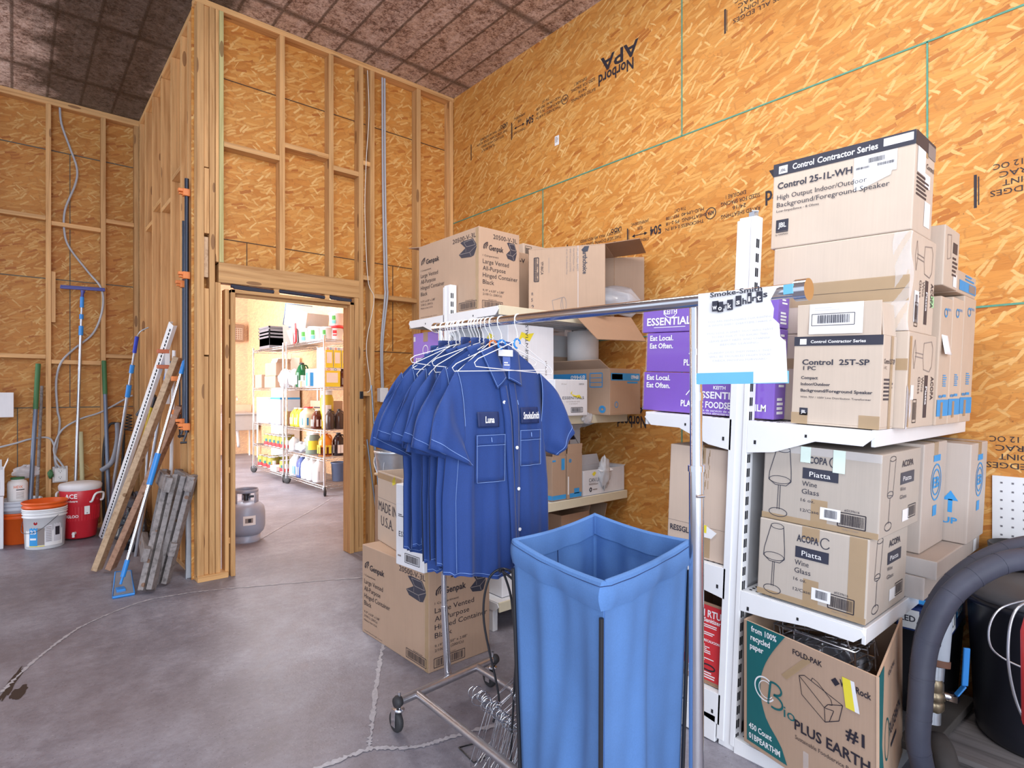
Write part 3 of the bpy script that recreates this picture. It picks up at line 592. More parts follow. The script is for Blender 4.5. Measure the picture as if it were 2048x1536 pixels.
C=Carton('low white bin liner carton with plastic hanging out of its open top',(.40,.20,.155),(2.865,2.53,.66),mat=KWHITE,open_=True,flaps=[('-y',118,.03,.3),('+y',20,.07,.9),('+x',80,.05,.9)]); F=C.F['-y']; F.text('CAN LINER',.13,.52,.16,.36,'s'); F.lines(.13,.40,.36,.48,3); F.ell(.17,.22,.022,.07,.008,'s'); F.lines(.22,.17,.38,.25,1,'g'); F.poly([(.2,.84),(.26,.94),(.3,.86),(.25,.74)],'y'); C.F['-x'].ell(.3,.5,.1,.12,.006,'k'); C.done()
o=crumple('plastic_liner',(2.855,2.425,.79),.085,(.55,.30,1.1),'crinkled clear plastic liner hanging over the front of the bin liner carton','plastic bag',8,P('hazy_film',(.78,.80,.85),.2,alpha=.6))
# ---------- lowest shelf
C=Carton('open brown carton with a yellow label on the lowest shelf behind the laundry hamper',(.25,.26,.16),(2.62,2.58,.40),mat=KDARK,open_=True); C.S['-y'].rect(.55,.30,.92,.70,'p').rect(.55,.55,.92,.70,'y').lines(.60,.33,.88,.52,3,'k'); C.done('yellow_label')
C=Carton('low brown carton under the open brown carton on the lowest shelf',(.34,.34,.229),(2.60,2.62,.17),mat=KDARK); C.done()
C=Carton('brown carton with raised flap at the wall end of the lowest shelf',(.18,.22,.30),(2.88,2.62,.17),mat=KRAFT,open_=True,flaps=[('-x',-18,.16,.95),('+x',16,.10,.95)]); C.done()
m=MB(); m.quad((0,0,0),(.12,-.02,0),(.10,.02,.15),(-.01,.03,.16)); o=tag(m.build('cardboard_sheet',KWHITE,solid=.003),'white card sheet leaning between open cartons on the lowest shelf','card sheet'); o.location=(2.62,2.42,.402) if 0 else (2.70,2.72,.401)
C=Carton('white panelled carton on the lowest shelf above a bare cream edge',(.26,.34,.24),(2.17,2.63,.17),mat=KWHITE,tape='y'); C.F['-y'].rect(.48,0,.485,1,'f'); C.done()
# ---------- stack by the partition
C=Carton('tattered tan carton printed with large serif capitals standing on the kraft carton',(.26,.36,.385),(1.655,2.765,.477),rz=-8,mat=KPALE,open_=True,flaps=[('-y',12,.02,.9)]); F=C.F['-x']; F.text('MADE IN',.05,.44,.14,.75,'s'); F.text('U.S.A.',.16,.24,.14,.50,'s'); F.rect(0,.62,1,.625,'g'); C.S['-x'].poly([(.62,.92),(.72,1),(.76,.90),(.64,.86)],'y'); C.S['-x'].rect(0,.90,.98,.98,'T'); C.done('yellow_label')
C=Carton('tall white carton with barcode standing on the kraft floor carton behind the blue shirts',(.22,.225,.385),(1.515,2.38,.477),rz=4,mat=KWHITE,seam=False); F=C.F['-x']; F.text('ESSENTIALS',.12,.36,.065,.85,'s'); F.lines(.3,.24,.7,.32,2,'s'); F.bar(.34,.06,.86,.17,'k'); F.lines(.10,.60,.3,.64,2,'k'); F.rect(0,.755,1,.758,'f'); F.lines(.08,.10,.26,.14,1,'g'); C.done()
# galvanised pail on the far side of the rear gondola
C=Carton('plain brown carton standing behind the tan serif-lettered carton',(.20,.24,.70),(1.88,3.32,0),mat=KDARK); C.done()
o=E('galvanised_pail',(1.85,3.30,.703),'galvanised metal pail with wire bail standing left of the blue shirts','pail')
MB().lathe([(.10,0),(.125,.20),(.13,.215),(.134,.225),(.128,.23),(.122,.22),(.10,.012),(.0,.01)],n=36).build('pail_body',GALV,o)
m=MB(); m.tube([(-.133,.02,.19),(-.145,.0,.15),(-.14,-.05,.08),(-.135,-.09,.10),(-.13,-.10,.17)],.003,8,sub=6); m.build('bail_handle',GALV,o); MB().tube([(-.148,-.02,.093),(-.146,-.09,.093)],.009,10).build('wooden_grip',LRAW,o)
# ================================================================== FRONT GONDOLA CARTONS
def G1C(label,x0,x1,ya,yb,za,zb,**k): return Carton(label,(x1-x0,abs(ya-yb),zb-za),g1((x0+x1)/2,(ya+yb)/2,za),rx=2.5,**k)
KJ=make_card('speaker_cardboard',(.62,.515,.425))
C=G1C('large speaker carton with dark banner on top of the tall stack',2.12,2.325,-.015,-.460,1.828,2.136,mat=KJ,name='speaker_carton',tape='y'); F=C.F['-x']
F.rect(0,.855,1,1.0,'s'); F.text('Control',.155,.895,.065,.165,'p',True); F.text('Contractor Series',.345,.895,.065,.42,'p',True); F.rect(.045,.865,.115,.965,'p',.0004); F.text('JBL',.055,.90,.03,.05,'s',True); F.rect(.045,.858,.115,.875,'s',.0006)
F.text('Control 25-1L-WH',.04,.70,.072,.56,'s',True); F.text('High Output Indoor/Outdoor',.04,.575,.055,.66,'s'); F.text('Background/Foreground Speaker',.04,.485,.055,.81,'s'); F.text('Low-Impedance - 8 Ohms',.04,.425,.028,.33,'s')
F.rect(.04,.20,.14,.335,'s'); F.text('JBL',.058,.245,.055,.065,'p',True); F.rect(.04,.185,.14,.197,'s'); F.text('by HARMAN',.04,.15,.022,.10,'s')
S=C.S['-x']; S.rect(.80,.90,.985,.98,'p',.0005).lines(.82,.91,.96,.97,2,'f'); S.rect(.61,.64,.89,.85,'p',.0005).bar(.70,.765,.82,.815,'s',False,.001).bar(.62,.715,.72,.74,'s',False,.001,5).bar(.76,.715,.88,.745,'s',False,.001,6).lines(.62,.68,.86,.70,1,'f'); S.poly([(.605,.64),(.86,.64),(.855,.60),(.66,.50),(.62,.50)],'p',.0005)
F=C.F['-y']; F.rect(0,.855,1,1,'s'); F.rect(.60,.83,1,.97,'g',.0005); F.text('Control',.55,.70,.05,.4,'s',True,rot=0); F.lines(.1,.36,.75,.60,6,'s'); S=C.S['-y']; S.rect(.1,.60,.5,.86,'p').rect(.50,.50,.78,.64,'p').rect(.55,.10,.85,.36,'p'); C.done()
def acopa_side(F,rot=True):
    # wine glass print lying on its side on a narrow face
    F.line([(.35,.93),(.75,.95),(.85,.90),(.86,.66),(.76,.60),(.40,.62),(.35,.93)] if 0 else [(.52,.90),(.80,.93),(.86,.86),(.84,.66),(.76,.60),(.54,.62),(.50,.76),(.52,.90)],.003,'g'); F.line([(.50,.78),(.22,.79)],.003,'g'); F.line([(.50,.74),(.22,.75)],.003,'g'); F.line([(.20,.92),(.25,.78),(.20,.62),(.15,.76),(.20,.92)],.003,'g')
    F.text('ACOPA',.84,.55,.10,.26,'s',True,rot=270); F.rect(.60,.10,.72,.56,'s'); F.text('Piatta',.63,.44,.065,.20,'p',True,rot=270); F.text('Wine',.48,.54,.08,.16,'s',rot=270); F.text('Glass',.36,.54,.08,.18,'s',rot=270); F.bar(.22,.06,.34,.30,'k')
TST=dict(mat=KJ,seam=False)
C=G1C('blank-fronted taped carton directly under the large speaker carton',2.12,2.385,-.03,-.462,1.514,1.827,**TST); acopa_side(C.F['-y']); C.F['-x'].rect(0,.30,1,.56,'T'); C.F['-x'].rect(0,.425,1,.43,'g'); C.S['-y'].rect(.18,.10,.36,.42,'p').bar(.22,.13,.32,.38,'s',False); C.S['-y'].rect(.86,.30,.99,.42,'e'); C.done()
m=MB(); m.grid(lambda u,v:V(.2685+.02*math.sin(v*3),-.216-.025*v*v-.004,.10-.16*v+.035*u*0)+V(-.10*(1-u)*.9,0,0),4,10); m.build('loose_paper',PAPER,C.e,solid=.0008)
for a in (0,): 
    w_=MB(); R=random.Random(3)
    w_.grid(lambda u,v:V(-.134-.003*math.sin(v*17+u*5),-.216+.02+.05*(u-.5)+.006*math.sin(v*9),v*.31),6,20); w_.build('film_wrap',CLEAR,C.e)
C=G1C('crushed taped wine glass carton at the bottom of the tall stack',2.12,2.42,-.03,-.468,1.205,1.513,**TST); acopa_side(C.F['-y']); C.F['-x'].rect(.0,.60,1,.72,'T'); C.S['-y'].rect(.02,.02,.10,.95,'T').rect(.12,.30,.22,.45,'p'); C.F['-y'].poly([(0,.45),(.10,.36),(.16,.18),(.04,0),(0,0)],'f'); C.done()
for i,(x0,x1,z1,lb) in enumerate(((2.43,2.575,1.655,'tall kraft carton with blue base band right behind the tall stack'),(2.58,2.735,1.668,'tall kraft carton with blue base band, middle of the row by the wall'),(2.74,2.92,1.690,'tall kraft carton with blue base band nearest the chipboard wall'))):
    C=G1C(lb,x0,x1,-.05,-.475,1.205,z1,mat=KPALE,group='blue-banded cartons in a row',seam=False); F=C.F['-y']; F.rect(0,.07,1,.20,'b'); F.text('en',.1,.215,.03,.3,'b',True); F.lines(.45,.21,.9,.25,1,'b'); F.lines(.40,.30,.75,.40,6,'b'); F.rect(.30,.05,.5,.18,'T',.0006); F.ell(.4,.88,.12,.03,.006,'b'); F.text('en',.5,.9,.03,.3,'b'); C.done()
C=G1C('wine glass carton lying on the blue-banded cartons beside the speaker carton',2.43,2.62,-.10,-.475,1.692,1.90,mat=KJ,seam=False); F=C.F['-y']; F.line([(.15,.85),(.4,.88),(.42,.5),(.2,.45),(.15,.85)],.003,'g'); F.rect(.55,.6,.85,.78,'s'); F.lines(.55,.2,.9,.55,5,'s'); C.S['-y'].rect(.65,.04,.9,.26,'p'); C.done()
C=G1C('small kraft carton with blue band lying on top of the row by the wall',2.64,2.92,-.10,-.470,1.692,1.775,mat=KPALE,seam=False); F=C.F['-y']; F.rect(.1,.15,1,.6,'b'); F.rect(.6,.2,.95,.55,'g',.0005); F.lines(.4,.65,.9,.95,2,'b'); C.done()
C=G1C('smaller speaker carton with raised flap carrying a barcode label',1.995,2.115,-.172,-.436,1.205,1.494,mat=KJ,name='speaker_carton',open_=True,flaps=[('-x',3,.105,.94),('-y',-6,.10,.9),('+x',-12,.10,.9)]); F=C.F['-x']
F.rect(0,.895,1,1,'s'); F.text('Control Contractor Series',.20,.925,.032,.62,'p',True); F.rect(.07,.91,.15,.975,'p',.0004); F.text('Control  25T-SP',.11,.68,.060,.76,'s',True); F.text('1 PC',.125,.62,.042,.15,'s',True)
for i,(tx,w_) in enumerate((('Compact',.20),('Indoor/Outdoor',.345),('Background/Foreground Speaker',.81),('With 70V / 100V Line Distribution Transformer',.80))): F.text(tx,.105,.515-i*.072,.033 if i<3 else .022,w_,'s',i<3)
F.rect(.10,.10,.20,.185,'s'); F.text('JBL',.12,.125,.035,.06,'p',True); F.rect(.0,.0,.20,.13,'T'); F.rect(.78,.0,1,.14,'T'); F=C.F['-y']; F.text('Control 25T-SP',.1,.70,.05,.8,'s',True); F.text('1 PC',.1,.64,.03,.2,'s'); F.lines(.15,.30,.85,.55,6,'s'); F.rect(.55,0,.75,1,'T',.0005)
m=MB(); Fl=Face((-.062,.085,.296),(0,-1,0),(0,0,1),.16,.098,m); Fl.d=.0035; Fl.rect(0,0,1,1,'p').bar(.12,.35,.80,.62,'s',False,.001).frame(.05,.28,.85,.66,.002,'k').lines(.1,.75,.6,.9,2,'f'); m.build('barcode_label',MATS,C.e); C.done()
FILMP=P('purple_carton',(.16,.03,.50),.12,0,.08,6)
for i,(za,zb,ya,lb) in enumerate(((1.207,1.367,.465,'purple plastic film carton at the bottom of the stack of three'),(1.369,1.530,.455,'purple plastic film carton in the middle of the stack of three'),(1.532,1.649,.480,'thin purple carton on top of the stack of three'))):
    C=G1C(lb,2.031,2.118,ya,-.095,za,zb,mat=FILMP,name='film_carton',cat='box',group='purple film cartons',seam=False); F=C.F['-x']
    if i<2:
        F.text('Eat Local.',.03,.80,.13,.205,'w',True); F.text('Eat Often.',.03,.60,.13,.205,'w',True); F.text('ESSENTIALS',.46,.40,.16,.36,'w',True); F.text('PLASTIC FOODSERVICE FILM',.33,.17,.15,.62,'w',True); F.text('Plastica de servicio de alimentos',.44,.08,.055,.36,'w'); F.text('Film de service alimentaires en platique',.42,.015,.055,.40,'w')
        F.line([(.37,.45),(.43,.70),(.45,.62),(.40,.42)],.004,'w'); F.text('KEITH',.58,.62,.08,.09,'w',True); F.text('18 IN X 2000 FT.',.985,.17,.10,.13,'w',True,al='r') if 0 else 0
    else:
        F.text('ESSENTIALS',.04,.25,.26,.40,'w',True); F.text('KEITH',.18,.62,.17,.11,'w',True); F.ell(.235,.70,.05,.20,.003,'w'); F.rect(.1,.16,.36,.18,'w')
    F=C.F['-y']; F.lines(.2,.1,.85,.5,4,'w',3,.6); F.lines(.3,.7,.8,.9,2,'w'); C.done()
    sh=MB(); sx,sy,sz=C.size; R=random.Random(i)
    sh.box((-sx/2-.002,-sy/2-.002,.001),(sx/2,sy/2+.002,sz-.001)); sh.build('shrink_film',P('shrink_film',(.95,.95,1),.06,0,.02,alpha=.10),C.e)
def glassbox(C):
    F=C.F['-x']
    F.line([(.12,.93),(.06,.62),(.055,.52),(.12,.46),(.22,.46),(.265,.52),(.262,.66),(.245,.92)],.0022,'s'); F.ell(.183,.93,.063,.035,.002,'s'); F.ell(.16,.53,.10,.05,.002,'s',0,360); F.line([(.150,.46),(.145,.14)],.002,'s'); F.line([(.168,.46),(.165,.14)],.002,'s'); F.ell(.155,.10,.085,.055,.0022,'s')
    F.text('ACOPA',.375,.80,.085,.20,'s',True); F.ell(.635,.84,.042,.065,.003,'s',40,330); F.rect(.365,.595,.67,.735,'s'); F.text('Piatta',.425,.63,.065,.18,'p'); F.text('Wine',.365,.50,.065,.13,'s'); F.text('Glass',.365,.40,.065,.15,'s'); F.text('16 oz.',.36,.30,.04,.12,'s'); F.text('12/Case',.36,.17,.04,.16,'s')
    F.bar(.68,.08,.90,.25,'k'); F.text('#5539616',.73,.27,.028,.12,'s'); F.text('Made in China',.72,.04,.016,.13,'g'); S=C.S['-x']; S.rect(.53,.12,.70,.27,'p',.0006).bar(.56,.15,.68,.25,'s',False,.0012); F.rect(.45,.0,.59,.35,'T',-.0004); F.rect(0,0,1,.075,'T',-.0003)
    F=C.F['-y']; F.line([(.18,.92),(.15,.50),(.28,.48),(.32,.93)],.0025,'s'); F.ell(.25,.93,.07,.03,.002,'s'); F.ell(.22,.5,.07,.04,.002,'s'); F.line([(.215,.47),(.205,.15)],.003,'s'); F.ell(.2,.12,.08,.05,.0025,'s'); F.text('ACOPA',.48,.80,.08,.3,'s',True); F.rect(.46,.58,.82,.73,'s'); F.text('Piatta',.52,.62,.06,.22,'p'); F.text('Wine',.46,.50,.05,.14,'s'); F.text('Glass',.46,.40,.05,.17,'s'); F.bar(.7,.12,.9,.28,'k'); C.S['-y'].rect(.55,.10,.72,.25,'p')
KA=make_card('glassware_cardboard',(.49,.43,.375))
C=G1C('wine glass carton with two pale tape tabs, upper of two',1.99,2.38,-.088,-.450,.870,1.130,mat=KA,name='wine_glass_carton',seam=False,group='wine glass cartons'); glassbox(C); S=C.S['-x']; S.rect(.34,.80,.43,1.0,'a',.0008); S.rect(.62,.72,.72,1.0,'a',.0008); C.F['-x'].rect(0,.90,1,1,'C'); C.done('tape_tabs')
C=G1C('wine glass carton resting on the white shelf, lower of two',1.986,2.36,-.084,-.428,.602,.867,mat=KA,name='wine_glass_carton',seam=False,group='wine glass cartons'); glassbox(C); C.F['-x'].rect(.84,0,.985,1,'T',-.0004); C.F['-x'].rect(.42,.84,.58,1,'T',-.0003); C.S['top'].rect(.15,.3,.35,.5,'e'); C.done()
KU=make_card('upright_cardboard',(.52,.445,.395))
for (x0,x1,ya,yb,za,zb,lb) in ((2.45,2.745,-.05,-.443,.742,1.134,'tall carton with blue up arrow partly behind the wine glass cartons'),(2.75,3.02,-.06,-.518,.742,1.125,'tall carton with blue up arrow nearest the white pegboard')):
    C=G1C(lb,x0,x1,ya,yb,za,zb,mat=KU,group='up arrow cartons',tape='y'); F=C.F['-x']; xx=.875 if x0>2.6 else .72
    arrow_up(F,xx,.30,.055 if x0>2.6 else .07,.22,'b'); F.text('UP',xx,.19,.055,.09,'b',True,al='c') if 0 else F.text('UP',xx-.055,.19,.06,.11,'b',True)
    F=C.F['-y']; F.ell(.55,.62,.22,.17,.006,'b'); F.ell(.55,.62,.16,.12,.006,'b'); F.text('EB',.42,.57,.10,.26,'b',True); F.rect(.45,.30,.62,.40,'b'); F.rect(.40,.82,.70,.88,'b')
    if x0<2.6: C.S['-x'].rect(.66,.74,.82,.86,'p').rect(.66,.35,.74,.68,'p').rect(.66,.5,.74,.55,'s',.001)
    C.done()
C=G1C('flat carton under the up arrow cartons, upper of two',2.40,3.02,-.05,-.508,.678,.740,mat=KU,name='flat_carton',tape='x',group='flat cartons'); C.S['-x'].rect(.80,0,1,1,'C'); C.F['-y'].rect(.82,.1,.9,.9,'p'); C.done()
C=G1C('flat carton on the white shelf under the other flat carton',2.395,2.99,-.05,-.476,.596,.676,mat=KU,name='flat_carton',tape='x',group='flat cartons'); C.S['-x'].rect(.70,0,1,1,'C'); C.done()
C=G1C('plain tall carton stamped with a short code behind the chrome rack post',2.0,2.36,.300,.037,.657,1.082,mat=make_card('plain_cardboard',(.60,.47,.38)),tape='x'); F=C.F['-x']; F.text('RESSGL12',.05,.20,.05,.42,'s',True); F.rect(0,.29,1,.292,'s'); F.text('MADE IN USA',.42,.02,.03,.16,'s',rot=90); F.rect(.55,.02,.72,.22,'T'); R=random.Random(2)
for i in range(26): x=R.uniform(.50,.66); y=R.uniform(.52,.95); F.rect(x,y,x+.012,y+R.uniform(.03,.08),'T')
C.S['-x'].poly([(.56,.20),(.60,.32),(.82,.26),(.74,.20)],'p',.001).rect(.57,.24,.66,.31,'y',.0014); C.done('torn_label')
C=G1C('red-fronted sanitizer carton on the bottom shelf beside the white upright',2.0,2.30,.262,.044,.187,.497,mat=KDARK,open_=True,flaps=[('+x',-20,.10,.95)],name='sanitizer_carton'); F=C.F['-x']; F.rect(0,.05,1,.97,'r'); F.text('SAN RTU',.40,.83,.085,.56,'w',True); F.text('Surface Sanitizer',.34,.765,.05,.62,'w',True); F.lines(.10,.60,.90,.74,6,'p',2); F.text('CAUTION/PRECAUCION',.38,.52,.03,.57,'w',True); F.lines(.16,.28,.9,.49,9,'p',3); F.ell(.75,.21,.13,.035,.006,'k'); F.rect(.22,.06,.62,.16,'p',.0006); F.bar(.26,.07,.58,.15,'s',False,.001); F.lines(.66,.07,.9,.16,3,'p'); C.done()
# ---------- slumped carton of chafing racks (bottom right)
A,B_,C_,D=V(1.952,1.020),V(1.835,.565),V(2.30,.635),V(2.42,1.03); zb,zt=.075,.503
BP=E('food_box_carton',(2.10,.83,0.06),'open kraft carton with teal side panel full of wire racks at the bottom right','box'); org=V(2.10,.83,0.06)
def wall(m,p,q,z0,z1,t=.006,zq=None):
    d=(q-p).normalized(); n=V(-d.y,d.x)*t
    a=[V(p.x,p.y,z0),V(q.x,q.y,z0),V(q.x,q.y,zq or z1),V(p.x,p.y,z1)]; b=[v+V(n.x,n.y,0) for v in a]; L=[v-org for v in a+b]
    m.add(L,[(0,1,2,3),(7,6,5,4),(0,4,5,1),(1,5,6,2),(2,6,7,3),(3,7,4,0)])
m=MB(); wall(m,A,B_,zb,zt); wall(m,B_,C_,zb,zt,zq=zt+.03); wall(m,C_,D,zb,zt); wall(m,D,A,zb,zt); m.add([V(p.x,p.y,zb+.004)-org for p in (A,B_,C_,D)],[(0,1,2,3)]); m.add([V(p.x,p.y,zb)-org for p in (A,B_,C_,D)],[(3,2,1,0)])
m.build('carton_body',KRAFT,BP,bevel=.001)
m=MB(); L=(B_-A).length; F=Face(V(A.x,A.y,zb)-org,V(B_.x-A.x,B_.y-A.y,0),(0,0,1),L,zt-zb,m)
pts=[(0.045,1.0)]+[(.335-.0+.0,1.0)]
arc=[(.34-.20*math.sin(PI*(t_)/1.0)*1.0+.06*t_,1-t_) for t_ in [i/16 for i in range(17)]]
F.poly([(.03,1.0)]+[(.36-.21*math.sin(PI*min(1,t_*1.15)*.87)+.0*t_+ (.10*(t_-.75)/.25 if t_>.75 else 0),1-t_*.97) for t_ in [i/18 for i in range(19)]]+[(.03,.03)],'t')
F.text('from 100%',.07,.93,.045,.22,'p',True); F.text('recycled',.065,.86,.045,.17,'p',True); F.text('paper',.06,.79,.045,.12,'p',True); F.text('450 Count',.05,.14,.045,.20,'p',True); F.text('01BPEARTHM',.05,.06,.045,.27,'p',True)
F.text('FOLD-PAK',.42,.90,.038,.22,'k',True); F.text('WestRock',.76,.83,.045,.20,'k',True); F.poly([(.70,.84),(.73,.87),(.76,.84),(.73,.81)],'k'); F.text('#1',.80,.49,.085,.12,'k',True); F.text('PLUS EARTH',.435,.345,.075,.52,'k',True)
F.ell(.19,.52,.085,.09,.005,'p',60,330); F.ell(.20,.52,.06,.065,.003,'p',60,330); F.ell(.27,.56,.06,.045,.007,'t',-90,120); F.ell(.27,.46,.07,.05,.007,'t',-110,95); F.line([(.24,.60),(.22,.42)],.008,'t'); F.text('io',.35,.39,.085,.09,'t'); F.text('Sustainable Foodservice Packaging',.44,.275,.03,.50,'k'); F.text('DUR',.53,.02,.08,.14,'k',True)
F.line([(.47,.76),(.49,.63),(.66,.52),(.655,.62),(.47,.76),(.51,.78),(.56,.765),(.78,.70),(.755,.58),(.66,.52)],.0022,'k'); F.line([(.655,.62),(.68,.655),(.78,.70)],.002,'k'); F.line([(.66,.62),(.72,.63),(.69,.54)],.002,'k'); F.line([(.56,.765),(.57,.79),(.61,.775),(.70,.70),(.71,.665),(.68,.655)],.002,'k')
F.ell(.83,.06,.055,.045,.012,'t'); F.ell(.83,.06,.03,.03,.012,'t'); F.rect(.50,.0,.54,.22,'C'); F.poly([(.33,.70),(.37,.68),(.56,.90),(.53,.93)],'T')
L2=(C_-B_).length; G=Face(V(B_.x,B_.y,zb)-org,V(C_.x-B_.x,C_.y-B_.y,0),(0,0,1),L2,zt-zb,m)
G.poly([(.01,1),(.20,1),(.12,.5),(.26,0),(.01,0)],'t'); G.text('PLUS EARTH',.40,.42,.09,.45,'s',True); G.text('FOLD-PAK',.35,.86,.035,.25,'s',True); G.ell(.3,.45,.08,.14,.006,'t'); G.lines(.45,.3,.8,.36,1,'s')
m.build('printing',MATS,BP)
m=MB(); F2=Face(V(A.x,A.y,zb)-org,V(B_.x-A.x,B_.y-A.y,0),(0,0,1),L,zt-zb,m); F2.poly([(.775,.90),(.83,.90),(.86,.70),(.80,.70)],'y',.001); F2.poly([(.83,.90),(.855,.90),(.89,.70),(.86,.70)],'p',.001); m.build('yellow_label',MATS,BP)
# wire chafing racks inside
def rack(o_,M,label,g):
    r=E('chafing_rack',o_,label,'wire rack',g); m=MB()
    a,b,h=.27,.13,.05
    for z in (0,h): m.tube([M@V(*p) for p in ((-a/2,-b/2,z),(a/2,-b/2,z),(a/2,b/2,z),(-a/2,b/2,z))],.0032,6,closed=True)
    m.build('rim_wire',WIRE,r); m=MB()
    for sx in (-1,1):
        for sy in (-1,1): m.tube([M@V(sx*a/2,sy*b/2,h),M@V(sx*a/2*1.02,sy*b/2,-.04)],.003,6)
    m.build('leg_wire',WIRE,r); m=MB()
    for k in range(5): x=-a/2+a*(k+.5)/5; m.tube([M@V(x,-b/2,0),M@V(x,b/2,0)],.0025,6)
    m.build('cross_wire',WIRE,r); return r
rack((2.06,.80,.445),Matrix.Rotation(1.45,4,'Z'),'chrome wire rack lying across the top of the open teal carton','wire racks in the teal carton')
rack((2.17,.83,.425),Matrix.Rotation(1.3,4,'Z')@Matrix.Rotation(.25,4,'Y'),'chrome wire rack tilted inside the open teal carton','wire racks in the teal carton')
rack((2.24,.85,.44),Matrix.Rotation(1.7,4,'Z')@Matrix.Rotation(-.2,4,'X'),'chrome wire rack at the back of the open teal carton','wire racks in the teal carton')
o=E('steel_pan',(2.10,.83,.33),'steel pan lying under the wire racks in the teal carton','pan',rz=1.4)
MB().lathe([(.001,0),(.13,0),(.15,.07),(.165,.075),(.165,.078),(.148,.074),(.128,.004),(.001,.004)],n=32,sx=1.0,sy=.95).build('pan_body',STEEL,o)
# ================================================================== ROLLING RACK
RB=E('clothes_rack',(1.34,1.40,0),'chrome rolling clothes rack carrying blue work shirts','clothes rack')
LP,RP=(1.368,1.996),(1.316,.814)
def rl(x,y,z): return (x-1.34,y-1.40,z)
m=MB(); m.tube([rl(1.341,2.045,1.571),rl(1.295,.545,1.522)],.0165,20); m.build('hanging_bar',STEEL,RB)
for a,b,r in (((1.3415,2.055,1.5715),(1.341,2.03,1.570),.020),((1.2945,.530,1.5215),(1.295,.556,1.522),.024)): MB().tube([rl(*a),rl(*b)],r,20).build('end_cap',STEEL,RB,bevel=.003)
m=MB(); m.tube([rl(1.366,1.997,.125),rl(1.352,2.004,.42)],.0145,18); m.tube([rl(1.352,2.004,.415),rl(1.342,2.012,1.565)],.012,18); m.build('post',STEEL,RB)
m=MB(); m.tube([rl(1.316,.814,.125),rl(1.316,.814,1.10)],.0185,20); m.tube([rl(1.316,.814,1.10),rl(1.316,.814,1.115)],.021,20); m.tube([rl(1.316,.814,1.11),rl(1.3155,.816,1.52)],.0155,20); m.build('post',STEEL,RB)
MB().tube([rl(1.316,.814,1.28),rl(1.316,.814,1.30)],.0168,20).tube([rl(1.316,.814,1.395),rl(1.316,.814,1.41)],.0168,20).build('post_collar',STEEL,RB)
MB().tube([rl(1.316,.792,1.04),rl(1.295,.800,1.04)],.004,8).build('push_pin',STEEL,RB)
RT=P('scuffed_tube',(.46,.45,.48),.35,.9,.2,40)
for (x0,y0),(x1,y1) in (((1.105,1.955),(1.61,1.995)),((1.075,.80),(1.57,.83))): MB().tube([rl(x0,y0,.125),rl(x1,y1,.125)],.0165,18).build('base_crossbar',RT,RB)
for (a,b) in (((1.195,1.955),(1.17,.805)),((1.505,1.985),(1.49,.825))): MB().tube([rl(a[0],a[1],.125),rl(b[0],b[1],.125)],.0145,18).build('base_rail',RT,RB)
for (x,y) in ((1.115,1.957),(1.60,1.993),(1.085,.80),(1.56,.83)):
    sx=-1 if x<1.34 else 1
    c=MB().lathe([(.001,-.012),(.018,-.012),(.024,0),(.018,.016),(.001,.018)],(0,0,0),20,0,Matrix.Translation(rl(x+sx*.008,y,.125))@Matrix.Rotation(PI/2,4,'Y')).build('bumper',BLKR,RB)
    k=MB(); k.tube([rl(x,y,.10),rl(x,y,.16)],.0065,8); k.lathe([(.018,0),(.021,.006),(.012,.012)],rl(x,y,.088),16); k.build('caster_stem',STEEL,RB)
    k=MB(); k.box((-.002,-.014,-.02),(.002,.014,.045),0,Matrix.Translation(rl(x-.015,y+.02,.045))); k.box((-.002,-.014,-.02),(.002,.014,.045),0,Matrix.Translation(rl(x+.015,y+.02,.045))); k.cb(rl(x,y+.015,.090),(.034,.034,.004)); k.build('caster_fork',STEEL,RB,bevel=.001)
    w_=MB().lathe([(.012,-.011),(.036,-.011),(.0405,-.006),(.0405,.006),(.036,.011),(.012,.011)],(0,0,0),26,0,Matrix.Translation(rl(x,y+.022,.041))@Matrix.Rotation(PI/2,4,'Y')).build('caster_wheel',BLKR,RB)
    MB().lathe([(.0,-.0125),(.012,-.0125),(.013,.0125),(.0,.0125)],(0,0,0),14,0,Matrix.Translation(rl(x,y+.022,.041))@Matrix.Rotation(PI/2,4,'Y')).build('wheel_hub',GREYP,w_)
# paper sign hung over the end of the bar
SG=E('paper_sign',(1.272,.672,1.43),'white paper sign headed work shirts taped over the end of the rack bar','sign')
pts=[(.112,.103),(.112,-.110),(-.106,-.108),(-.110,.0),(-.098,.018),(-.094,.045),(-.083,.055),(-.090,.075),(-.080,.105)]
poly=[(.112,.112),(.114,-.110),(-.108,-.108),(-.104,-.02),(-.092,-.008),(-.090,.020),(-.076,.034),(-.078,.055),(-.070,.075),(-.084,.098),(-.100,.103)]
m=MB(); m.prism(poly,lambda u,v:V(.004*math.sin(u*14),u,v),(.0012,0,0)); sgp=m.build('paper_sheet',P('sign_paper',(.90,.91,.93),.7,0,.01),SG)
for q in (((-.0012,-.108,-.110),(.003,.114,-.083)),((-.0015,-.118,.083),(.004,-.098,.104))): MB().box(*q).build('blue_tape',P('painter_tape',(.16,.50,.72),.6),SG)
m=MB(); F=Face((-.0045,.112,-.11),(0,-1,0),(0,0,1),.22,.222,m); F.d=.0004
for i,(ch,x,y,dk) in enumerate(zip('workshirts',(.20,.265,.325,.375,.47,.54,.60,.645,.695,.76),(.80,.785,.80,.795,.825,.82,.84,.84,.84,.865),(1,1,0,1,1,0,1,0,1,0))):
    w_=.05 if ch!='i' else .03
    if ch=='w': w_=.06
    if dk: F.rect(x-.007,y-.02,x+w_+.008,y+.09,'s'); F.text(ch,x,y,.055,w_*.85,'w',True)
    else: F.text(ch,x,y,.062,w_*.9,'s',True)
F.text('Smoke-Smith',.17,.935,.05,.58,'s',True)
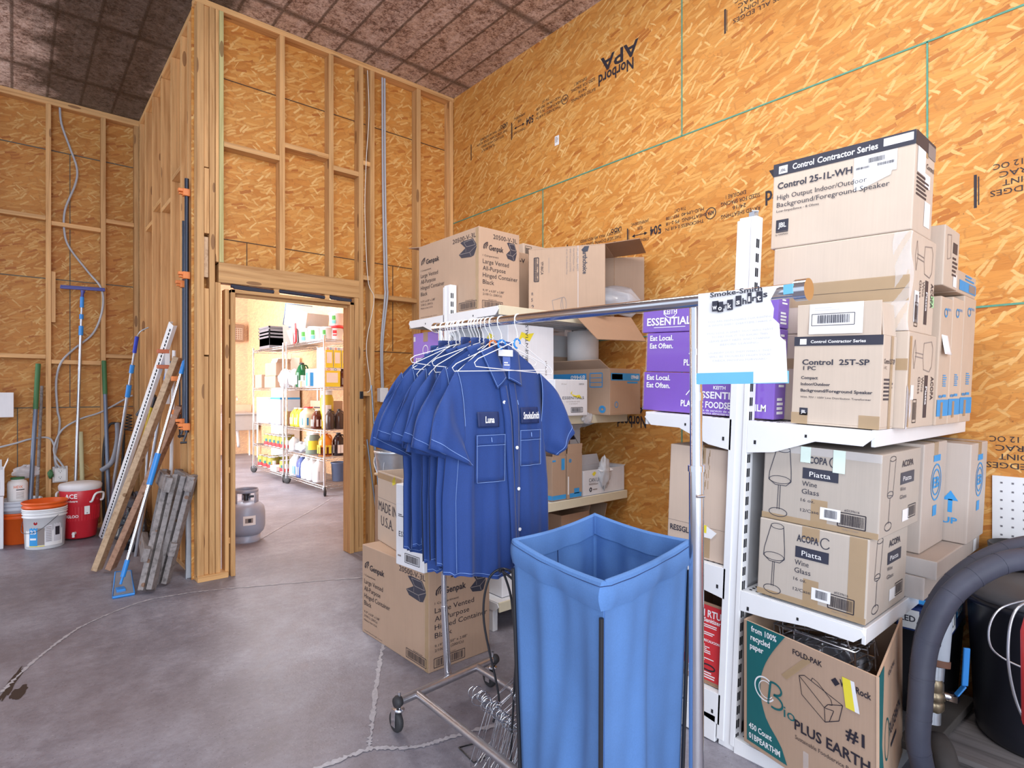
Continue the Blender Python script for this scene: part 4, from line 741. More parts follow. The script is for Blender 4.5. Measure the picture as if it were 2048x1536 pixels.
for i,(tx,w_) in enumerate((('YOU ARE RESPONSIBLE FOR KEEPING',.72),('A WHITE SHIRT. EVERYTIME I HAVE A',.70),('',0),('YOU LOSE A SHIRT YOU WILL HAVE',.74),('TO PAY FOR IT. TO AVOID THIS',.62),('LEAVE SHIRT HERE AND CHANGE',.68),('BEFORE LEAVING',.42),('',0),('LAUNDRY DOES THEM WEEKLY. THEY',.70),('WILL BE TROUBLED FROM YOUR',.68),('CHECK MOVING FORWARD',.60))):
    if tx: F.text(tx,.5,.66-i*.042,.02,w_,'f',al='c')
m.build('printing',MATS,SG)
# ================================================================== SHIRTS AND HANGERS
t=NT('blue_twill'); o=t.obj(); n=t.noise(o,260,2,.5); n2=t.noise(o,9,4)
k=t.math('MULTIPLY_ADD',n,.30,t.math('MULTIPLY_ADD',n2,.25,.70)); c=t.mix(1.0,(.011,.047,.215),t.node('ShaderNodeCombineColor',i_0=k,i_1=k,i_2=k).outputs[0],'MULTIPLY'); t.bump(n,.12,.002); t.b.inputs['Sheen Weight'].default_value=.12; TWILL=t.out(c,.78)
STITCH=P('pale_stitch',(.22,.35,.70),.7); COLL=P('label_white',(.75,.76,.80),.7); PATCH=P('navy_patch',(.008,.022,.10),.7)
def bar_z(y): return 1.522+(y-.545)/1.5*.049
def bar_x(y): return 1.295+(y-.545)/1.5*.046
def hanger_geo(m,w=.205,drop=.175,z0=0,tilt=0,r=.0016,n=6):
    # hook wraps the bar whose axis is y at z0; shoulders along x
    hk=[(.0175*math.cos(a),0,z0+.0175*math.sin(a)) for a in [math.radians(d) for d in (-35,0,40,85,130,175)]]
    hk+= [(-.014,0,z0-.022),(-.002,0,z0-.045),(0,0,z0-.075)]
    m.tube(hk,r,n,sub=3)
    sh=[(0,0,z0-.075),(.022,0,z0-.083),(w*.92,0,z0-drop+.022),(w,0,z0-drop+.008),(w*.965,0,z0-drop-.004),(-w*.965,0,z0-drop-.004),(-w,0,z0-drop+.008),(-w*.92,0,z0-drop+.022),(-.022,0,z0-.083),(0,0,z0-.075)]
    m.tube(sh,r,n); 
    m.tube([(.0025*math.cos(i*1.2),.0025*math.sin(i*1.2),z0-.05-.03*i/14) for i in range(15)],r*.9,5)
HW=MB(); hanger_geo(HW); 
def hanger(y,rz,label,dz=0,tilt=0,tag_col=None,group=None,holding=False):
    o=E('wire_hanger',(bar_x(y),y,bar_z(y)+.0005),label,'hanger',group,rz,0,tilt); m=MB(); hanger_geo(m,.205 if not holding else .165,.175 if not holding else .205,0); m.build('hanger_wire',WWIRE,o)
    if tag_col: MB().tube([(.016*math.cos(a*PI/6),.0,-.085+.016*math.sin(a*PI/6)) for a in range(10)],.0035,8).build('size_ring',tag_col,o)
    return o
def shirt(y,label,seed,front=False,dx=0.,dz=0.,rz=0.,bs=0.):
    R=random.Random(seed); cx=bar_x(y)+.035+dx; ph=[R.uniform(0,6.28) for _ in range(8)]; D=.042 if front else .016
    root=E('work_shirt',(cx,y,dz),label,'shirt','blue work shirts' if not front else None,rz); hem=.655 if front else R.uniform(.64,.70)
    def wid(v): return .200+.045*min(1,v*1.6)
    def top(x): return 1.462-.085*max(0,(abs(x)-.055)/.145)-.02*max(0,(abs(x)-.15)/.05)
    def pos(u,v,side):
        w=wid(v); x=u*w; zt=top(u*.2); zh=hem+.015*math.sin(u*5+ph[0])+.055*max(0,u)-.0*max(0,-u) + (.012 if abs(u)>.9 else 0); z=zt+(zh-zt)*v
        e=math.sqrt(max(0,1-u*u)); d=(.012+D*min(1,v*3.2))*e
        x+=bs*min(1,v*1.7); f=v**1.3*(.013*math.sin(u*8.5+ph[1]+v)+.009*math.sin(u*17+ph[2]-2*v)+.005*math.sin(u*29+ph[3]))*(1 if front else .8)
        return V(x,side*d+ (f if side<0 else f*.6)-(.0 if side<0 else -.002),z)
    m=MB(); m.grid(lambda a,b:pos(2*a-1,b,-1),56,36); m.grid(lambda a,b:pos(1-2*a,b,1),56,36)
    if front: pass
    m.build('shirt_body',TWILL,root)
    def inv(x,z):
        v=.5
        for _ in range(12):
            w=wid(v); u=max(-1,min(1,x/w)); p=pos(u,v,-1); zt=top(u*.2); zb=pos(u,1,-1).z; v=max(0,min(1,(zt-z)/(zt-zb)))
        return pos(u,v,-1)
    def sp(x,z,l=.0015): p=inv(x,z); return V(x,p.y-l,z)
    st=MB()
    def stitch(pts,r=.0009):
        P_=[]
        for (a,b),(c,d) in zip(pts,pts[1:]):
            for k in range(8): P_.append(sp(a+(c-a)*k/8,b+(d-b)*k/8,.002))
        P_.append(sp(*pts[-1],.002)); st.tube(P_,r,5)
    # sleeves
    for s,(S,A,O,I) in ((-1,((-.192,1.378),(-.165,1.10),(-.318+R.uniform(-.02,.02),1.115),(-.145,1.045+R.uniform(-.01,.02)))),(1,((.192,1.378),(.17,1.09),(.345,1.155),(.255,1.055)))):
        if not front: O=(O[0]+.02*s,O[1]+R.uniform(-.02,.02))
        thk=.040 if front else .015; yo=-.028 if front else -.010
        def ring(t,a,S=S,A=A,O=O,I=I,s=s):
            bulge=math.sin(PI*t)*.018*s
            eo=V(S[0]+(O[0]-S[0])*t+bulge,0,S[1]+(O[1]-S[1])*t+.012*math.sin(PI*t)); ei=V(A[0]+(I[0]-A[0])*t,0,A[1]+(I[1]-A[1])*t)
            mid=(eo+ei)/2; hf=(eo-ei)/2; c_=math.cos(a); q=math.copysign(abs(c_)**.8,c_)
            return mid+hf*q+V(0,yo*(.35+.65*t)+thk*(.45+.55*t)*math.sin(a)+.006*math.sin(t*9+a*2+ph[4])+.006*t*math.sin(6*a+ph[5]),0)
        sm=MB(); sm.grid(lambda a,b:ring(b,2*PI*a),40,18); sl=sm.build('sleeve',TWILL,root,solid=.0012)
        for tt in (.0,.90): 
            n0=20; st.tube([ring(tt,PI+PI*i/n0)+V(0,-.0018,0) for i in range(n0+1)],.0008 if not front else .001,5)
    # collar
    cl=MB()
    cz=.0015
    for L in ([(-.098,1.452),(-.03,1.472),(-.002,1.352),(-.043,1.312)],[(.03,1.472),(.082,1.448),(.070,1.322),(.004,1.350)]):
        yy=-.022-D*.55
        def leaf(a,b,L=L,yy=yy):
            p0=V(L[0][0],0,L[0][1]); p1=V(L[1][0],0,L[1][1]); p2=V(L[2][0],0,L[2][1]); p3=V(L[3][0],0,L[3][1])
            q=(p0*(1-a)+p1*a)*(1-b)+(p3*(1-a)+p2*a)*b; return q+V(0,yy*(.25+.75*b)-.006*math.sin(PI*a),0)
        cl.grid(leaf,6,10)
        if front:
            e=[leaf(.06,i/10)+V(0,-.003,0) for i in range(11)]+[leaf(.06+.88*i/8,.95)+V(0,-.003,0) for i in range(9)]; st.tube(e,.0008,5)
    cl.grid(lambda a,b:V(.062*math.cos(PI*a)*1.0,.030*math.sin(PI*a)+.002,1.452+.035*b+.008*math.sin(PI*a)),14,3)
    cl.build('collar',TWILL,root,solid=.0022)
    if front:
        def decal(x0,z0,x1,z1,l,nm,mat,solid=.0012,par=root):
            mm=MB(); mm.grid(lambda a,b:sp(x0+(x1-x0)*a,z0+(z1-z0)*b,l),10,8); return mm.build(nm,mat,par,solid=solid)
        # placket, inner neck
        mm=MB(); mm.grid(lambda a,b:sp(.012+.032*a+.020*b,1.335-.665*b,.004),4,40); mm.build('placket',TWILL,root,solid=.002)
        stitch([(.018,1.33),(.040,.67)]); stitch([(.044,1.33),(.064,.67)])
        mm=MB(); mm.grid(lambda a,b:sp(-.030+.028*a+.034*b,1.325-.64*b,.007+.004*math.sin(PI*a)),4,40); mm.build('front_edge',TWILL,root,solid=.002)
        mm=MB(); mm.add([(-.03,-.016,1.452),(.038,-.016,1.452),(.004,-.030,1.362)],[(0,1,2)]); mm.build('inner_yoke',P('dark_inner',(.008,.025,.13),.8),root)
        mm=MB(); mm.box((-.030,-.036,1.432),(.036,-.034,1.456)); mm.build('hanger_paper',COLL,root); mm=MB(); mm.box((-.012,-.038,1.385),(.022,-.036,1.43)); mm.build('neck_label',P('brand_label',(.10,.16,.45),.7),root); 
        tx=MB(); F=Face((-.010,-.0385,1.39),(1,0,0),(0,0,1),.03,.03,tx); F.lines(.05,.2,.95,.75,2,'w'); tx.build('neck_print',MATS,root)
        for (x,z) in ((-.020,1.265),(.030,1.10),(.038,.95),(.048,.80)): p=sp(x,z,.010); MB().lathe([(.0,.0),(.0065,.0),(.0065,.003),(.004,.0035),(.0,.002)],(0,0,0),14,0,Matrix.Translation(p)@Matrix.Rotation(PI/2,4,'X')).build('button',COLL,root)
        st.tube([sp(.046,1.272,.008),sp(.049,1.255,.008)],.0016,5)
        for x0,z0,x1,z1,tx_,nm in ((-.135,1.178,-.050,1.232,'Luna','name_patch'),(.058,1.185,.150,1.245,'SmokeSmith','company_patch')):
            pt=decal(x0,z0,x1,z1,.014 if x0<0 else .010,nm,PATCH)
            tm=MB(); p=sp((x0+x1)/2,(z0+z1)/2,.020); pl,pr=sp(x0,(z0+z1)/2,.0185 if x0<0 else .0145),sp(x1,(z0+z1)/2,.0185 if x0<0 else .0145)
            F=Face(pl+V(0,-.002,-(z1-z0)/2),pr-pl,(0,0,1),(pr-pl).length,z1-z0,tm); F.text(tx_,.5,.30,.42,.42 if x0<0 else .92,'w',True,al='c'); tm.build('embroidery',MATS,pt)
        for x0,x1,zt,zb in ((-.140,-.022,1.150,.985),(.054,.160,1.160,1.030)):
            pk=decal(x0,zb,x1,zt,.007 if x0<0 else .005,'pocket',TWILL,.002)
            fl=decal(x0-.001,zt-.032,x1+.001,zt+.002,.0095 if x0<0 else .0075,'pocket_flap',TWILL,.002,pk)
            l=.0115 if x0<0 else .0095
            for P_ in ([(x0,zt),(x1,zt)],[(x0,zt-.036),(x1,zt-.036)],[(x0+.002,zt),(x0+.004,zb),(x1-.003,zb),(x1-.001,zt)]):
                q=[]
                for (a,b),(c,d) in zip(P_,P_[1:]):
                    for k in range(7): q.append(sp(a+(c-a)*k/7,b+(d-b)*k/7,l))
                q.append(sp(*P_[-1],l)); st.tube(q,.0009,5)
            st.tube([sp((x0+x1)/2,zt-.008,l+.002),sp((x0+x1)/2+.002,zt-.024,l+.002)],.0018,5)
    st.tube([pos(-1+2*i/40,.985,-1)+V(0,-.0018,0) for i in range(41)],.0008,5); st.tube([pos(-.86,.3+.68*i/20,-1)+V(0,-.002,0) for i in range(21)],.0007,5)
    st.build('stitching',STITCH,root)
    return root
ys=[1.655,1.712,1.752,1.792,1.832,1.872,1.912,1.952,1.99]
labs=['blue short-sleeved work shirt with name patch hanging at the front of the row','blue work shirt hanging directly behind the one with the name patch','blue work shirt, third from the front of the row','blue work shirt, fourth from the front of the row','blue work shirt in the middle of the row','blue work shirt, fourth from the far end of the row','blue work shirt, third from the far end of the row','blue work shirt, next to last at the far end of the rack','blue work shirt at the far end of the rack bar']
for i,(y,l) in enumerate(zip(ys,labs)):
    rz=[-.03,.10,-.06,.08,-.02,.06,-.08,.03,-.10][i]
    shirt(y,l,20+i,i==0,dx=[-.005,-.03,.012,-.02,.01,-.015,.012,-.02,-.03][i],dz=[0,.012,-.012,.02,-.02,.012,-.008,.018,.0][i],rz=rz,bs=[0,.01,.02,.025,.03,.04,.05,.055,.06][i])
    hanger(y,rz,holding=True,label='white wire hanger holding the '+['front shirt with the name patch','shirt behind the front shirt','third shirt from the front','fourth shirt from the front','shirt in the middle of the row','fourth shirt from the far end','third shirt from the far end','next to last shirt','last shirt at the far end'][i],tag_col=COPO if i in (0,3,8) else None)
hanger(1.512,.14,'empty white wire hanger with blue ring hanging apart in front of the shirts',tag_col=BLUEP,tilt=.04)
hanger(1.605,-.10,'empty white wire hanger touching the front shirt',tag_col=BLUEP,tilt=-.03)
for i,y in enumerate((1.684,1.732,1.775,1.858,1.897,1.936)): hanger(y,.05*((i*7)%5-2),'empty white wire hanger squeezed between hanging blue shirts',tilt=.06*((i*3)%5-2),group='empty hangers between the shirts')
# ================================================================== LAUNDRY HAMPER
t=NT('blue_canvas'); o=t.obj(); n=t.noise(o,240,2,.5); n2=t.noise(o,4,5,.6)
k=t.math('MULTIPLY_ADD',n,.22,t.math('MULTIPLY_ADD',n2,.40,.66)); c=t.mix(1.0,(.092,.218,.51),t.node('ShaderNodeCombineColor',i_0=k,i_1=k,i_2=k).outputs[0],'MULTIPLY'); t.bump(n2,.15,.01); CANV=t.out(c,.85)
HC=[V(1.061,.903,.845),V(1.142,1.322,.852),V(1.571,1.376,.862),V(1.536,.976,.850)]; HO=sum(HC,V(0,0,0))/4; HO.z=0
HM=E('laundry_hamper',(HO.x,HO.y,0),'tall open blue canvas laundry hamper with dark pole frame in front of the rack','hamper')
def hp(u,v,inn=0,bul=0):
    k=(u*4)%4; i=int(k)%4; f=k-int(k); c0,c1=HC[i],HC[(i+1)%4]; p=c0+(c1-c0)*f; nrm=V((c1-c0).y,-(c1-c0).x,0).normalized(); ce=V(HO.x,HO.y,0)
    if nrm.dot(V(p.x,p.y,0)-ce)<0: nrm=-nrm
    e=math.sin(PI*f); z=p.z*(1-v)+.147*v - .010*e*(1-v)
    q=ce+(V(p.x,p.y,0)-ce)*(1-.10*v)
    d=e*(.010*math.sin(f*11+i*2+v*2)+.006*math.sin(f*23+i-v*3))*min(1,v*5+.1) - .020*e*math.sin(PI*min(1,v*1.15))*(.4 if i!=0 else 1) + bul*math.sin(PI*min(1,v/.10))*(1 if v<.1 else 0) - inn
    return V(q.x+nrm.x*d-HO.x,q.y+nrm.y*d-HO.y,z)
m=MB(); m.grid(lambda a,b:hp(a,b),96,48); m.grid(lambda a,b:hp(1-a,b,.004),96,48); bt=[hp(i/48,1) for i in range(48)]; m.add(bt,[tuple(range(48))]); m.build('canvas_bag',CANV,HM)
m=MB(); m.grid(lambda a,b:hp(a,-.006+b*.098,-.007-.008*math.sin(PI*b)),96,8); m.grid(lambda a,b:hp(1-a,-.006+b*.09,.010),96,8)
m.grid(lambda a,b:hp(a,-.006-.008*math.sin(PI*b),-.007+.017*b),96,4); m.build('folded_cuff',CANV,HM)
m=MB()
for inn,v in ((.0,.012),): m.tube([hp(i/96,v,-.010)+V(0,0,.004) for i in range(96)],.0012,5,closed=True)
m.build('cuff_seam',P('navy_thread',(.01,.03,.12),.8),HM)
for i in range(4): a=hp(i/4,.115,-.006); b=hp(i/4,1,-.008); b.z=.142; MB().tube([a+V(0,0,.0),b],.006,10).build('frame_pole',BLKP,HM)
m=MB(); m.tube([hp(.5+i*0.0-.13,.0+.45*i/20,.0055) for i in range(21)],.0015,5); m.build('inner_seam',P('navy_thread',(.01,.03,.12),.8),HM)
# black wire stand behind the hamper
WS=E('wire_stand',(1.28,1.53,0),'black wire stand with arched top between the shirts and the hamper','wire stand')
def wl_(p): return (p[0]-1.28,p[1]-1.53,p[2])
A_=[(1.255,1.561,.165),(1.269,1.547,.25),(1.23,1.58,.508),(1.239,1.572,.646),(1.272,1.544,.692),(1.308,1.513,.672),(1.327,1.497,.586),(1.332,1.493,.414),(1.36,1.47,.004)]
B2=[(1.264,1.524,.692),(1.298,1.496,.652),(1.311,1.484,.576),(1.298,1.496,.337),(1.285,1.506,.004)]
MB().tube([wl_(p) for p in A_],.0042,8,sub=8).build('arched_leg',BLKP,WS); MB().tube([wl_(p) for p in B2],.0042,8,sub=8).build('arched_leg',BLKP,WS)
MB().tube([wl_(p) for p in ((1.275,1.535,.69),(1.296,1.515,.60),(1.305,1.50,.45),(1.325,1.43,.004))],.0042,8,sub=8).build('arched_leg',BLKP,WS)
MB().tube([wl_(p) for p in ((1.235,1.735,.004),(1.225,1.63,.004),(1.30,1.625,.004),(1.32,1.71,.004))],.003,6,closed=True).build('foot_loop',BLKP,WS)
MB().cb((0,0,0),(.02,.012,.012)).build('top_clip',BLKP,WS,loc=wl_((1.271,1.535,.690)),bevel=.003)
# heap of spare wire hangers on the floor
hm=MB(); hanger_geo(hm,.195,.165,0,r=.0016,n=5); src=None
for i in range(44):
    R=random.Random(100+i); k=i//22; j=i%22
    x,y,z=(1.185+.0055*j+R.uniform(-.008,.008),1.575-.0035*j+R.uniform(-.006,.006),.285-.006*j+R.uniform(-.015,.01)) if k==0 else (1.305+.0035*j,1.50-.003*j+R.uniform(-.008,.008),.275-.006*j+R.uniform(-.01,.01))
    if src is None:
        src=tag(hm.build('wire_hanger',WIRE),'spare chrome wire hanger in the heap on the floor behind the hamper','hanger','spare hangers heaped on the floor'); o=src
    else: o=src.copy(); COL.objects.link(o)
    o.location=(x,y,max(z,.16)); o.rotation_euler=(R.uniform(-.25,.1),math.radians((-52 if k==0 else -70)+R.uniform(-6,6))+PI*0,math.radians(-14+R.uniform(-8,8)))
# ================================================================== LEFT CORNER
def pail(name,loc,label,r0,r1,h,mat,ribs=(),group=None,rim=True,cat='bucket'):
    o=E(name,loc,label,cat,group); pr=[(.001,0),(r0-.006,0),(r0,.006)]; 
    for z in sorted(ribs):
        r=r0+(r1-r0)*z/h; pr+=[(r,z-.008),(r+.009,z-.006),(r+.009,z),(r,z+.002)]
    pr+=[(r1-.002,h-.02),(r1+.007,h-.016),(r1+.008,h-.003),(r1+.004,h),(r1-.002,h-.002),(r0-.004,.012),(.001,.011)]
    MB().lathe(pr,n=40).build('pail_body',mat,o); return o
BW=P('bucket_white',(.80,.81,.84),.4,0,.04); BO=P('bucket_orange',(.78,.12,.015),.4,0,.05)
def cyl_face(r,a0,a1,z0,z1,mb,m,n=12,off=.0012):
    mb.grid(lambda u,v:V((r+off)*math.cos(a0+(a1-a0)*u),(r+off)*math.sin(a0+(a1-a0)*u),z0+(z1-z0)*v),n,1,m)
def cyl_text(mb,s,r,ac,z,h,w,m,n_off=.003,bold=True):
    vs,fs,tw=text_geo(s,bold)
    if not vs: return
    k=w/tw; kz=h/.70
    mb.add([V((r+n_off)*math.cos(ac+((x*k)-w/2)/r),(r+n_off)*math.sin(ac+((x*k)-w/2)/r),z+y*kz) for x,y in vs],fs,m)
AC=math.atan2(-6.3,-.2)      # direction from the corner towards the viewer
b1=pail('white_bucket',(.205,6.30,0),'white five gallon bucket with blue printed label, an orange bucket nested in it',.132,.146,.335,BW,(.27,.295,.315))
m=MB(); r=.1375
cyl_face(r,AC-1.05,AC+.95,.03,.215,m,4); cyl_face(r,AC-.80,AC-.35,.03,.20,m,2,off=.002); cyl_face(r,AC-.36,AC-.02,.04,.18,m,9,off=.0022); cyl_face(r+.001,AC+.02,AC+.34,.06,.20,m,11,off=.002); cyl_face(r+.001,AC+.42,AC+.85,.06,.21,m,11,off=.002); cyl_face(r+.001,AC+.50,AC+.75,.11,.18,m,0,off=.0025); cyl_face(r,AC-.80,AC-.02,.03,.036,m,5,off=.0026)
for i in range(9): cyl_face(r+.001,AC+.05,AC+.30,.07+i*.014,.075+i*.014,m,9,off=.003)
cyl_text(m,'23',r,AC-.58,.135,.030,.045,3,.0035); cyl_face(r,AC-.75,AC-.42,.085,.10,m,3,off=.003); m.lathe([(0,0),(.014,0)],(0,0,0),14,6,Matrix.Translation((math.cos(AC-.45)*(r+.004),math.sin(AC-.45)*(r+.004),.222))@Matrix.Rotation(AC-.45,4,'Z')@Matrix.Rotation(PI/2,4,'Y')); m.build('printed_label',MATS,b1)
m=MB(); a0=AC-1.25; a1=AC+.55; m.tube([V(.152*math.cos(a0),.152*math.sin(a0),.235),V(.20*math.cos(AC-.8),.20*math.sin(AC-.8),.16),V(.205*math.cos(AC-.2),.205*math.sin(AC-.2),.175),V(.17*math.cos(a1),.17*math.sin(a1),.28)],.0022,6,sub=8); m.build('bail_handle',DKMET,b1)
pail('orange_bucket',(.205,6.30,.095),'orange bucket nested inside the white bucket with the blue label',.118,.150,.295,BO,(.255,),None)
b2=pail('orange_bucket',(.045,6.63,0),'orange bucket behind the white labelled bucket with pale buckets nested in it',.125,.145,.27,BO,(.23,))
pail('pale_bucket',(.045,6.63,.10),'pale grey bucket nested in the rear orange bucket under a white jar',.118,.148,.275,P('bucket_pale',(.58,.62,.70),.45),(.20,.235),None)
MB().lathe([(.001,.250),(.135,.250),(.135,.256),(.001,.258)],n=32).build('bucket_lid',P('bucket_pale',(.58,.62,.70)),bpy.data.objects['pale_bucket'])
J=E('white_jar',(.03,6.60,.362),'white plastic jar with orange lettering standing in the pale bucket','jar')
MB().lathe([(.001,0),(.066,0),(.07,.01),(.07,.155),(.06,.175),(.045,.18),(.045,.19),(.001,.19)],n=32).build('jar_body',WPL,J)
m=MB(); AJ=AC+.1; cyl_face(.07,AJ-.5,AJ+.9,.02,.15,m,4); cyl_text(m,'HDX',.07,AJ,.118,.022,.06,10,.002); cyl_face(.0705,AJ-.2,AJ+.6,.10,.108,m,0,off=.002)
for i in range(6): cyl_face(.0705,AJ-.2,AJ+.55,.03+i*.010,.033+i*.010,m,9,off=.002)
m.build('printed_label',MATS,J); MB().lathe([(.001,.19),(.048,.19),(.048,.205),(.001,.207)],n=24).build('jar_lid',GRNP,J)
crumple('plastic_bag',(.09,6.70,.60),.07,(1.3,.5,.75),'crumpled clear plastic bag behind the white jar','plastic bag',5)
# red drinks cooler
CL=E('water_cooler',(.458,6.465,0),'red round drinks cooler with white lid and white side handle','drinks cooler')
RD=P('cooler_red',(.58,.02,.035),.38,0,.05); m=MB()
m.lathe([(.001,.015),(.112,.015),(.118,.025),(.135,.165),(.138,.17),(.143,.30),(.147,.31),(.152,.435),(.150,.44),(.001,.44)],n=48)
m.build('cooler_body',RD,CL)
m=MB()
for i in range(40): a=2*PI*i/40; m.beam((.1375*math.cos(a),.1375*math.sin(a),.175),(.1425*math.cos(a),.1425*math.sin(a),.298),.009,.006,up=(math.cos(a),math.sin(a),0))
m.build('body_ribs',RD,CL)
MB().lathe([(.152,.437),(.158,.445),(.160,.475),(.150,.492),(.10,.502),(.001,.504)],n=48).build('cooler_lid',P('lid_white',(.74,.74,.78),.5),CL)
for sg in (.78,-2.3):
    a=AC+sg; c_=V(math.cos(a),math.sin(a),0); t_=V(-c_.y,c_.x,0); m=MB()
    m.tube([c_*.148-t_*.055+V(0,0,.335),c_*.168-t_*.058+V(0,0,.345),c_*.185-t_*.045+V(0,0,.40),c_*.187+V(0,0,.412),c_*.185+t_*.045+V(0,0,.40),c_*.168+t_*.058+V(0,0,.345),c_*.148+t_*.055+V(0,0,.335)],.009,10,sub=4); m.build('side_handle',WPL,CL)
a=AC+.28; c_=V(math.cos(a),math.sin(a),0); M=Matrix.Translation(c_*.147+V(0,0,.265))@Matrix.Rotation(a,4,'Z'); m=MB(); m.box((-.002,-.020,-.036),(.006,.020,.036),0,M); m.box((.005,-.005,-.028),(.0075,.005,-.020),1,M); m.build('bracket_plate',[WPL,GREYP],CL,bevel=.002)
a=AC-.35; c_=V(math.cos(a),math.sin(a),0); m=MB(); m.tube([c_*.125+V(0,0,.07),c_*.165+V(0,0,.07)],.012,12); m.tube([c_*.16+V(0,0,.085),c_*.162+V(0,0,.04)],.010,12); m.build('spigot',WPL,CL,bevel=.002)
m=MB(); cyl_text(m,'ACE',.151,AC-.50,.375,.038,.095,3,.003); cyl_text(m,'Hardware',.150,AC-.50,.342,.018,.10,3,.003); cyl_text(m,'IGLOO',.141,AC-.45,.205,.024,.09,3,.006); m.build('printing',MATS,CL)
# poles and tools
def pole(name,label,cat,segs,group=None):
    o=E(name,segs[0][0],label,cat,group); o0=V(*segs[0][0])
    for nm,p,q,r,mat in [(s[4],s[0],s[1],s[2],s[3]) for s in segs]: MB().tube([V(*p)-o0,V(*q)-o0],r,14).build(nm,mat,o)
    return o
def along(p,q,ts): P0,P1=V(*p),V(*q); return [tuple(P0+(P1-P0)*t) for t in ts]
a=along((.425,6.70,0),(.495,6.80,2.20),(0,.09,.19,.835,.875,.905,.925,.955,1))
SQ=pole('window_squeegee','tall telescoping window squeegee with blue head leaning on the stud wall behind the cooler','squeegee',[(a[0],a[1],.013,BLUEP,'foot_grip'),(a[1],a[2],.0125,REDI,'red_grip'),(a[2],a[3],.0135,ALU,'lower_tube'),(a[3],a[4],.019,BLUEP,'lock_collar'),(a[4],a[5],.011,ALU,'middle_tube'),(a[5],a[6],.017,BLUEP,'lock_collar'),(a[6],a[7],.009,ALU,'upper_tube'),(a[7],a[8],.016,BLUEP,'lock_collar')])
o0=V(*a[0]); m=MB(); m.tube([V(.495,6.80,2.19)-o0,V(.497,6.80,2.23)-o0,V(.501,6.80,2.262)-o0],[.014,.012,.02],12); m.build('head_socket',NAVYP,SQ); m=MB(); m.beam(V(.330,6.795,2.272)-o0,V(.672,6.795,2.284)-o0,.02,.022); m.beam(V(.332,6.79,2.288)-o0,V(.670,6.79,2.298)-o0,.006,.014,m=0); m.build('squeegee_blade',NAVYP,SQ,bevel=.003)
a=along((.115,6.60,.355),(.173,6.79,1.559),(0,.66,.67,1)); PIPE=P('blue_grey_pipe',(.14,.17,.24),.4,.3)
pole('digging_bar','dark handle with green grip standing in the pale bucket','tool handle',[(a[0],a[1],.017,PIPE,'shaft'),(a[1],a[3],.0195,GRNP,'grip')])
a=along((.69,6.60,0),(.664,6.80,1.605),(0,.80,1)); pole('digging_bar','dark handle with green grip leaning by the stud right of the squeegee','tool handle',[(a[0],a[1],.017,PIPE,'shaft'),(a[1],a[2],.0195,GRNP,'grip')])
pole('wooden_rod','thin weathered wooden rod standing behind the left green-gripped handle','rod',[((.16,6.70,.30),(.20,6.81,1.36),.012,LGREY,'rod')]); pole('wooden_dowel','short pale wooden dowel standing behind the cooler','dowel',[((.50,6.70,0),(.485,6.81,.93),.018,P('dowel_wood',(.52,.48,.28),.6),'dowel')])
# perforated steel upright
PU=E('perforated_upright',(.594,6.33,0),'long white perforated steel upright leaning against the left partition','steel upright'); p0,p1=V(0,0,0),V(.925,5.10,1.83)-V(.594,6.33,0); m=MB(); up=V(-1,-.6,.2)
d=(p1-p0).normalized(); rr=d.cross(up).normalized(); uu=rr.cross(d)
for off,w_,h_ in ((rr*.0,.064,.004),): m.beam(p0,p1,.064,.004,up=tuple(uu))
m.beam(p0+rr*.03-uu*.014,p1+rr*.03-uu*.014,.004,.03,up=tuple(uu)); m.beam(p0-rr*.03-uu*.014,p1-rr*.03-uu*.014,.004,.03,up=tuple(uu)); m.build('channel',WMET,PU,bevel=.001)
m=MB(); n_=int(p1.length/.034)
for i in range(1,n_): c_=p0+d*(i*.034)+uu*.003; m.beam(c_-d*.011+rr*.010,c_+d*.011+rr*.010,.012,.002,up=tuple(uu))
m.build('slot_row',GAP,PU)
# lumber
def board(label,p,q,w_,h_,up,mat=None,name='lumber_board',group=None):
    o=tag(MB().beam((0,0,0),V(*q)-V(*p),w_,h_,up).build(name,mat or LRAW,bevel=.003),label,'board',group); o.location=p; return o
board('pale lumber board leaning on the partition in front of the white upright',(.455,5.10,.03),(.925,4.86,1.56),.040,.085,(-.5,-.85,.1))
board('shorter reddish lumber board leaning beside the pale board',(.535,5.07,.03),(.93,4.78,1.20),.040,.085,(-.5,-.85,.1),make_lumber('lumber_red',1,(.46,.26,.17),(.30,.15,.09)))
# flat mop
mp=(.53,4.52,.055); tp=(.93,4.66,1.535); a=along(mp,tp,(0,.03,.10,.42,.47,.56,.93,1))
FM=pole('flat_mop','flat mop with clear pad frame and blue-gripped chrome pole leaning at the partition end','mop',[(a[0],a[1],.008,BLUEP,'swivel_joint'),(a[1],a[2],.015,BLUEP,'lower_socket'),(a[2],a[3],.0115,STEEL,'lower_tube'),(a[3],a[4],.018,BLUEP,'twist_lock'),(a[4],a[5],.019,BLUEP,'middle_grip'),(a[5],a[6],.0105,STEEL,'upper_tube'),(a[6],a[7],.015,BLUEP,'end_grip')])
m=MB(); q=[V(.475,4.414,.008),V(.592,4.411,.008),V(.625,4.80,.06),V(.535,4.83,.06)]; q=[v-V(*mp) for v in q]; m.add(q,[(0,1,2,3)]); m.build('mop_frame',P('clear_plastic',(.5,.55,.62),.15,alpha=.30),FM,solid=.006); m=MB(); m.tube(q,.004,6,closed=True); m.tube([q[0],q[1]],.009,8); m.build('frame_edge',BLUEP,FM); m=MB(); m.cb((0,0,-.035),(.05,.07,.02)); m.build('frame_bracket',BLUEP,FM,bevel=.004)
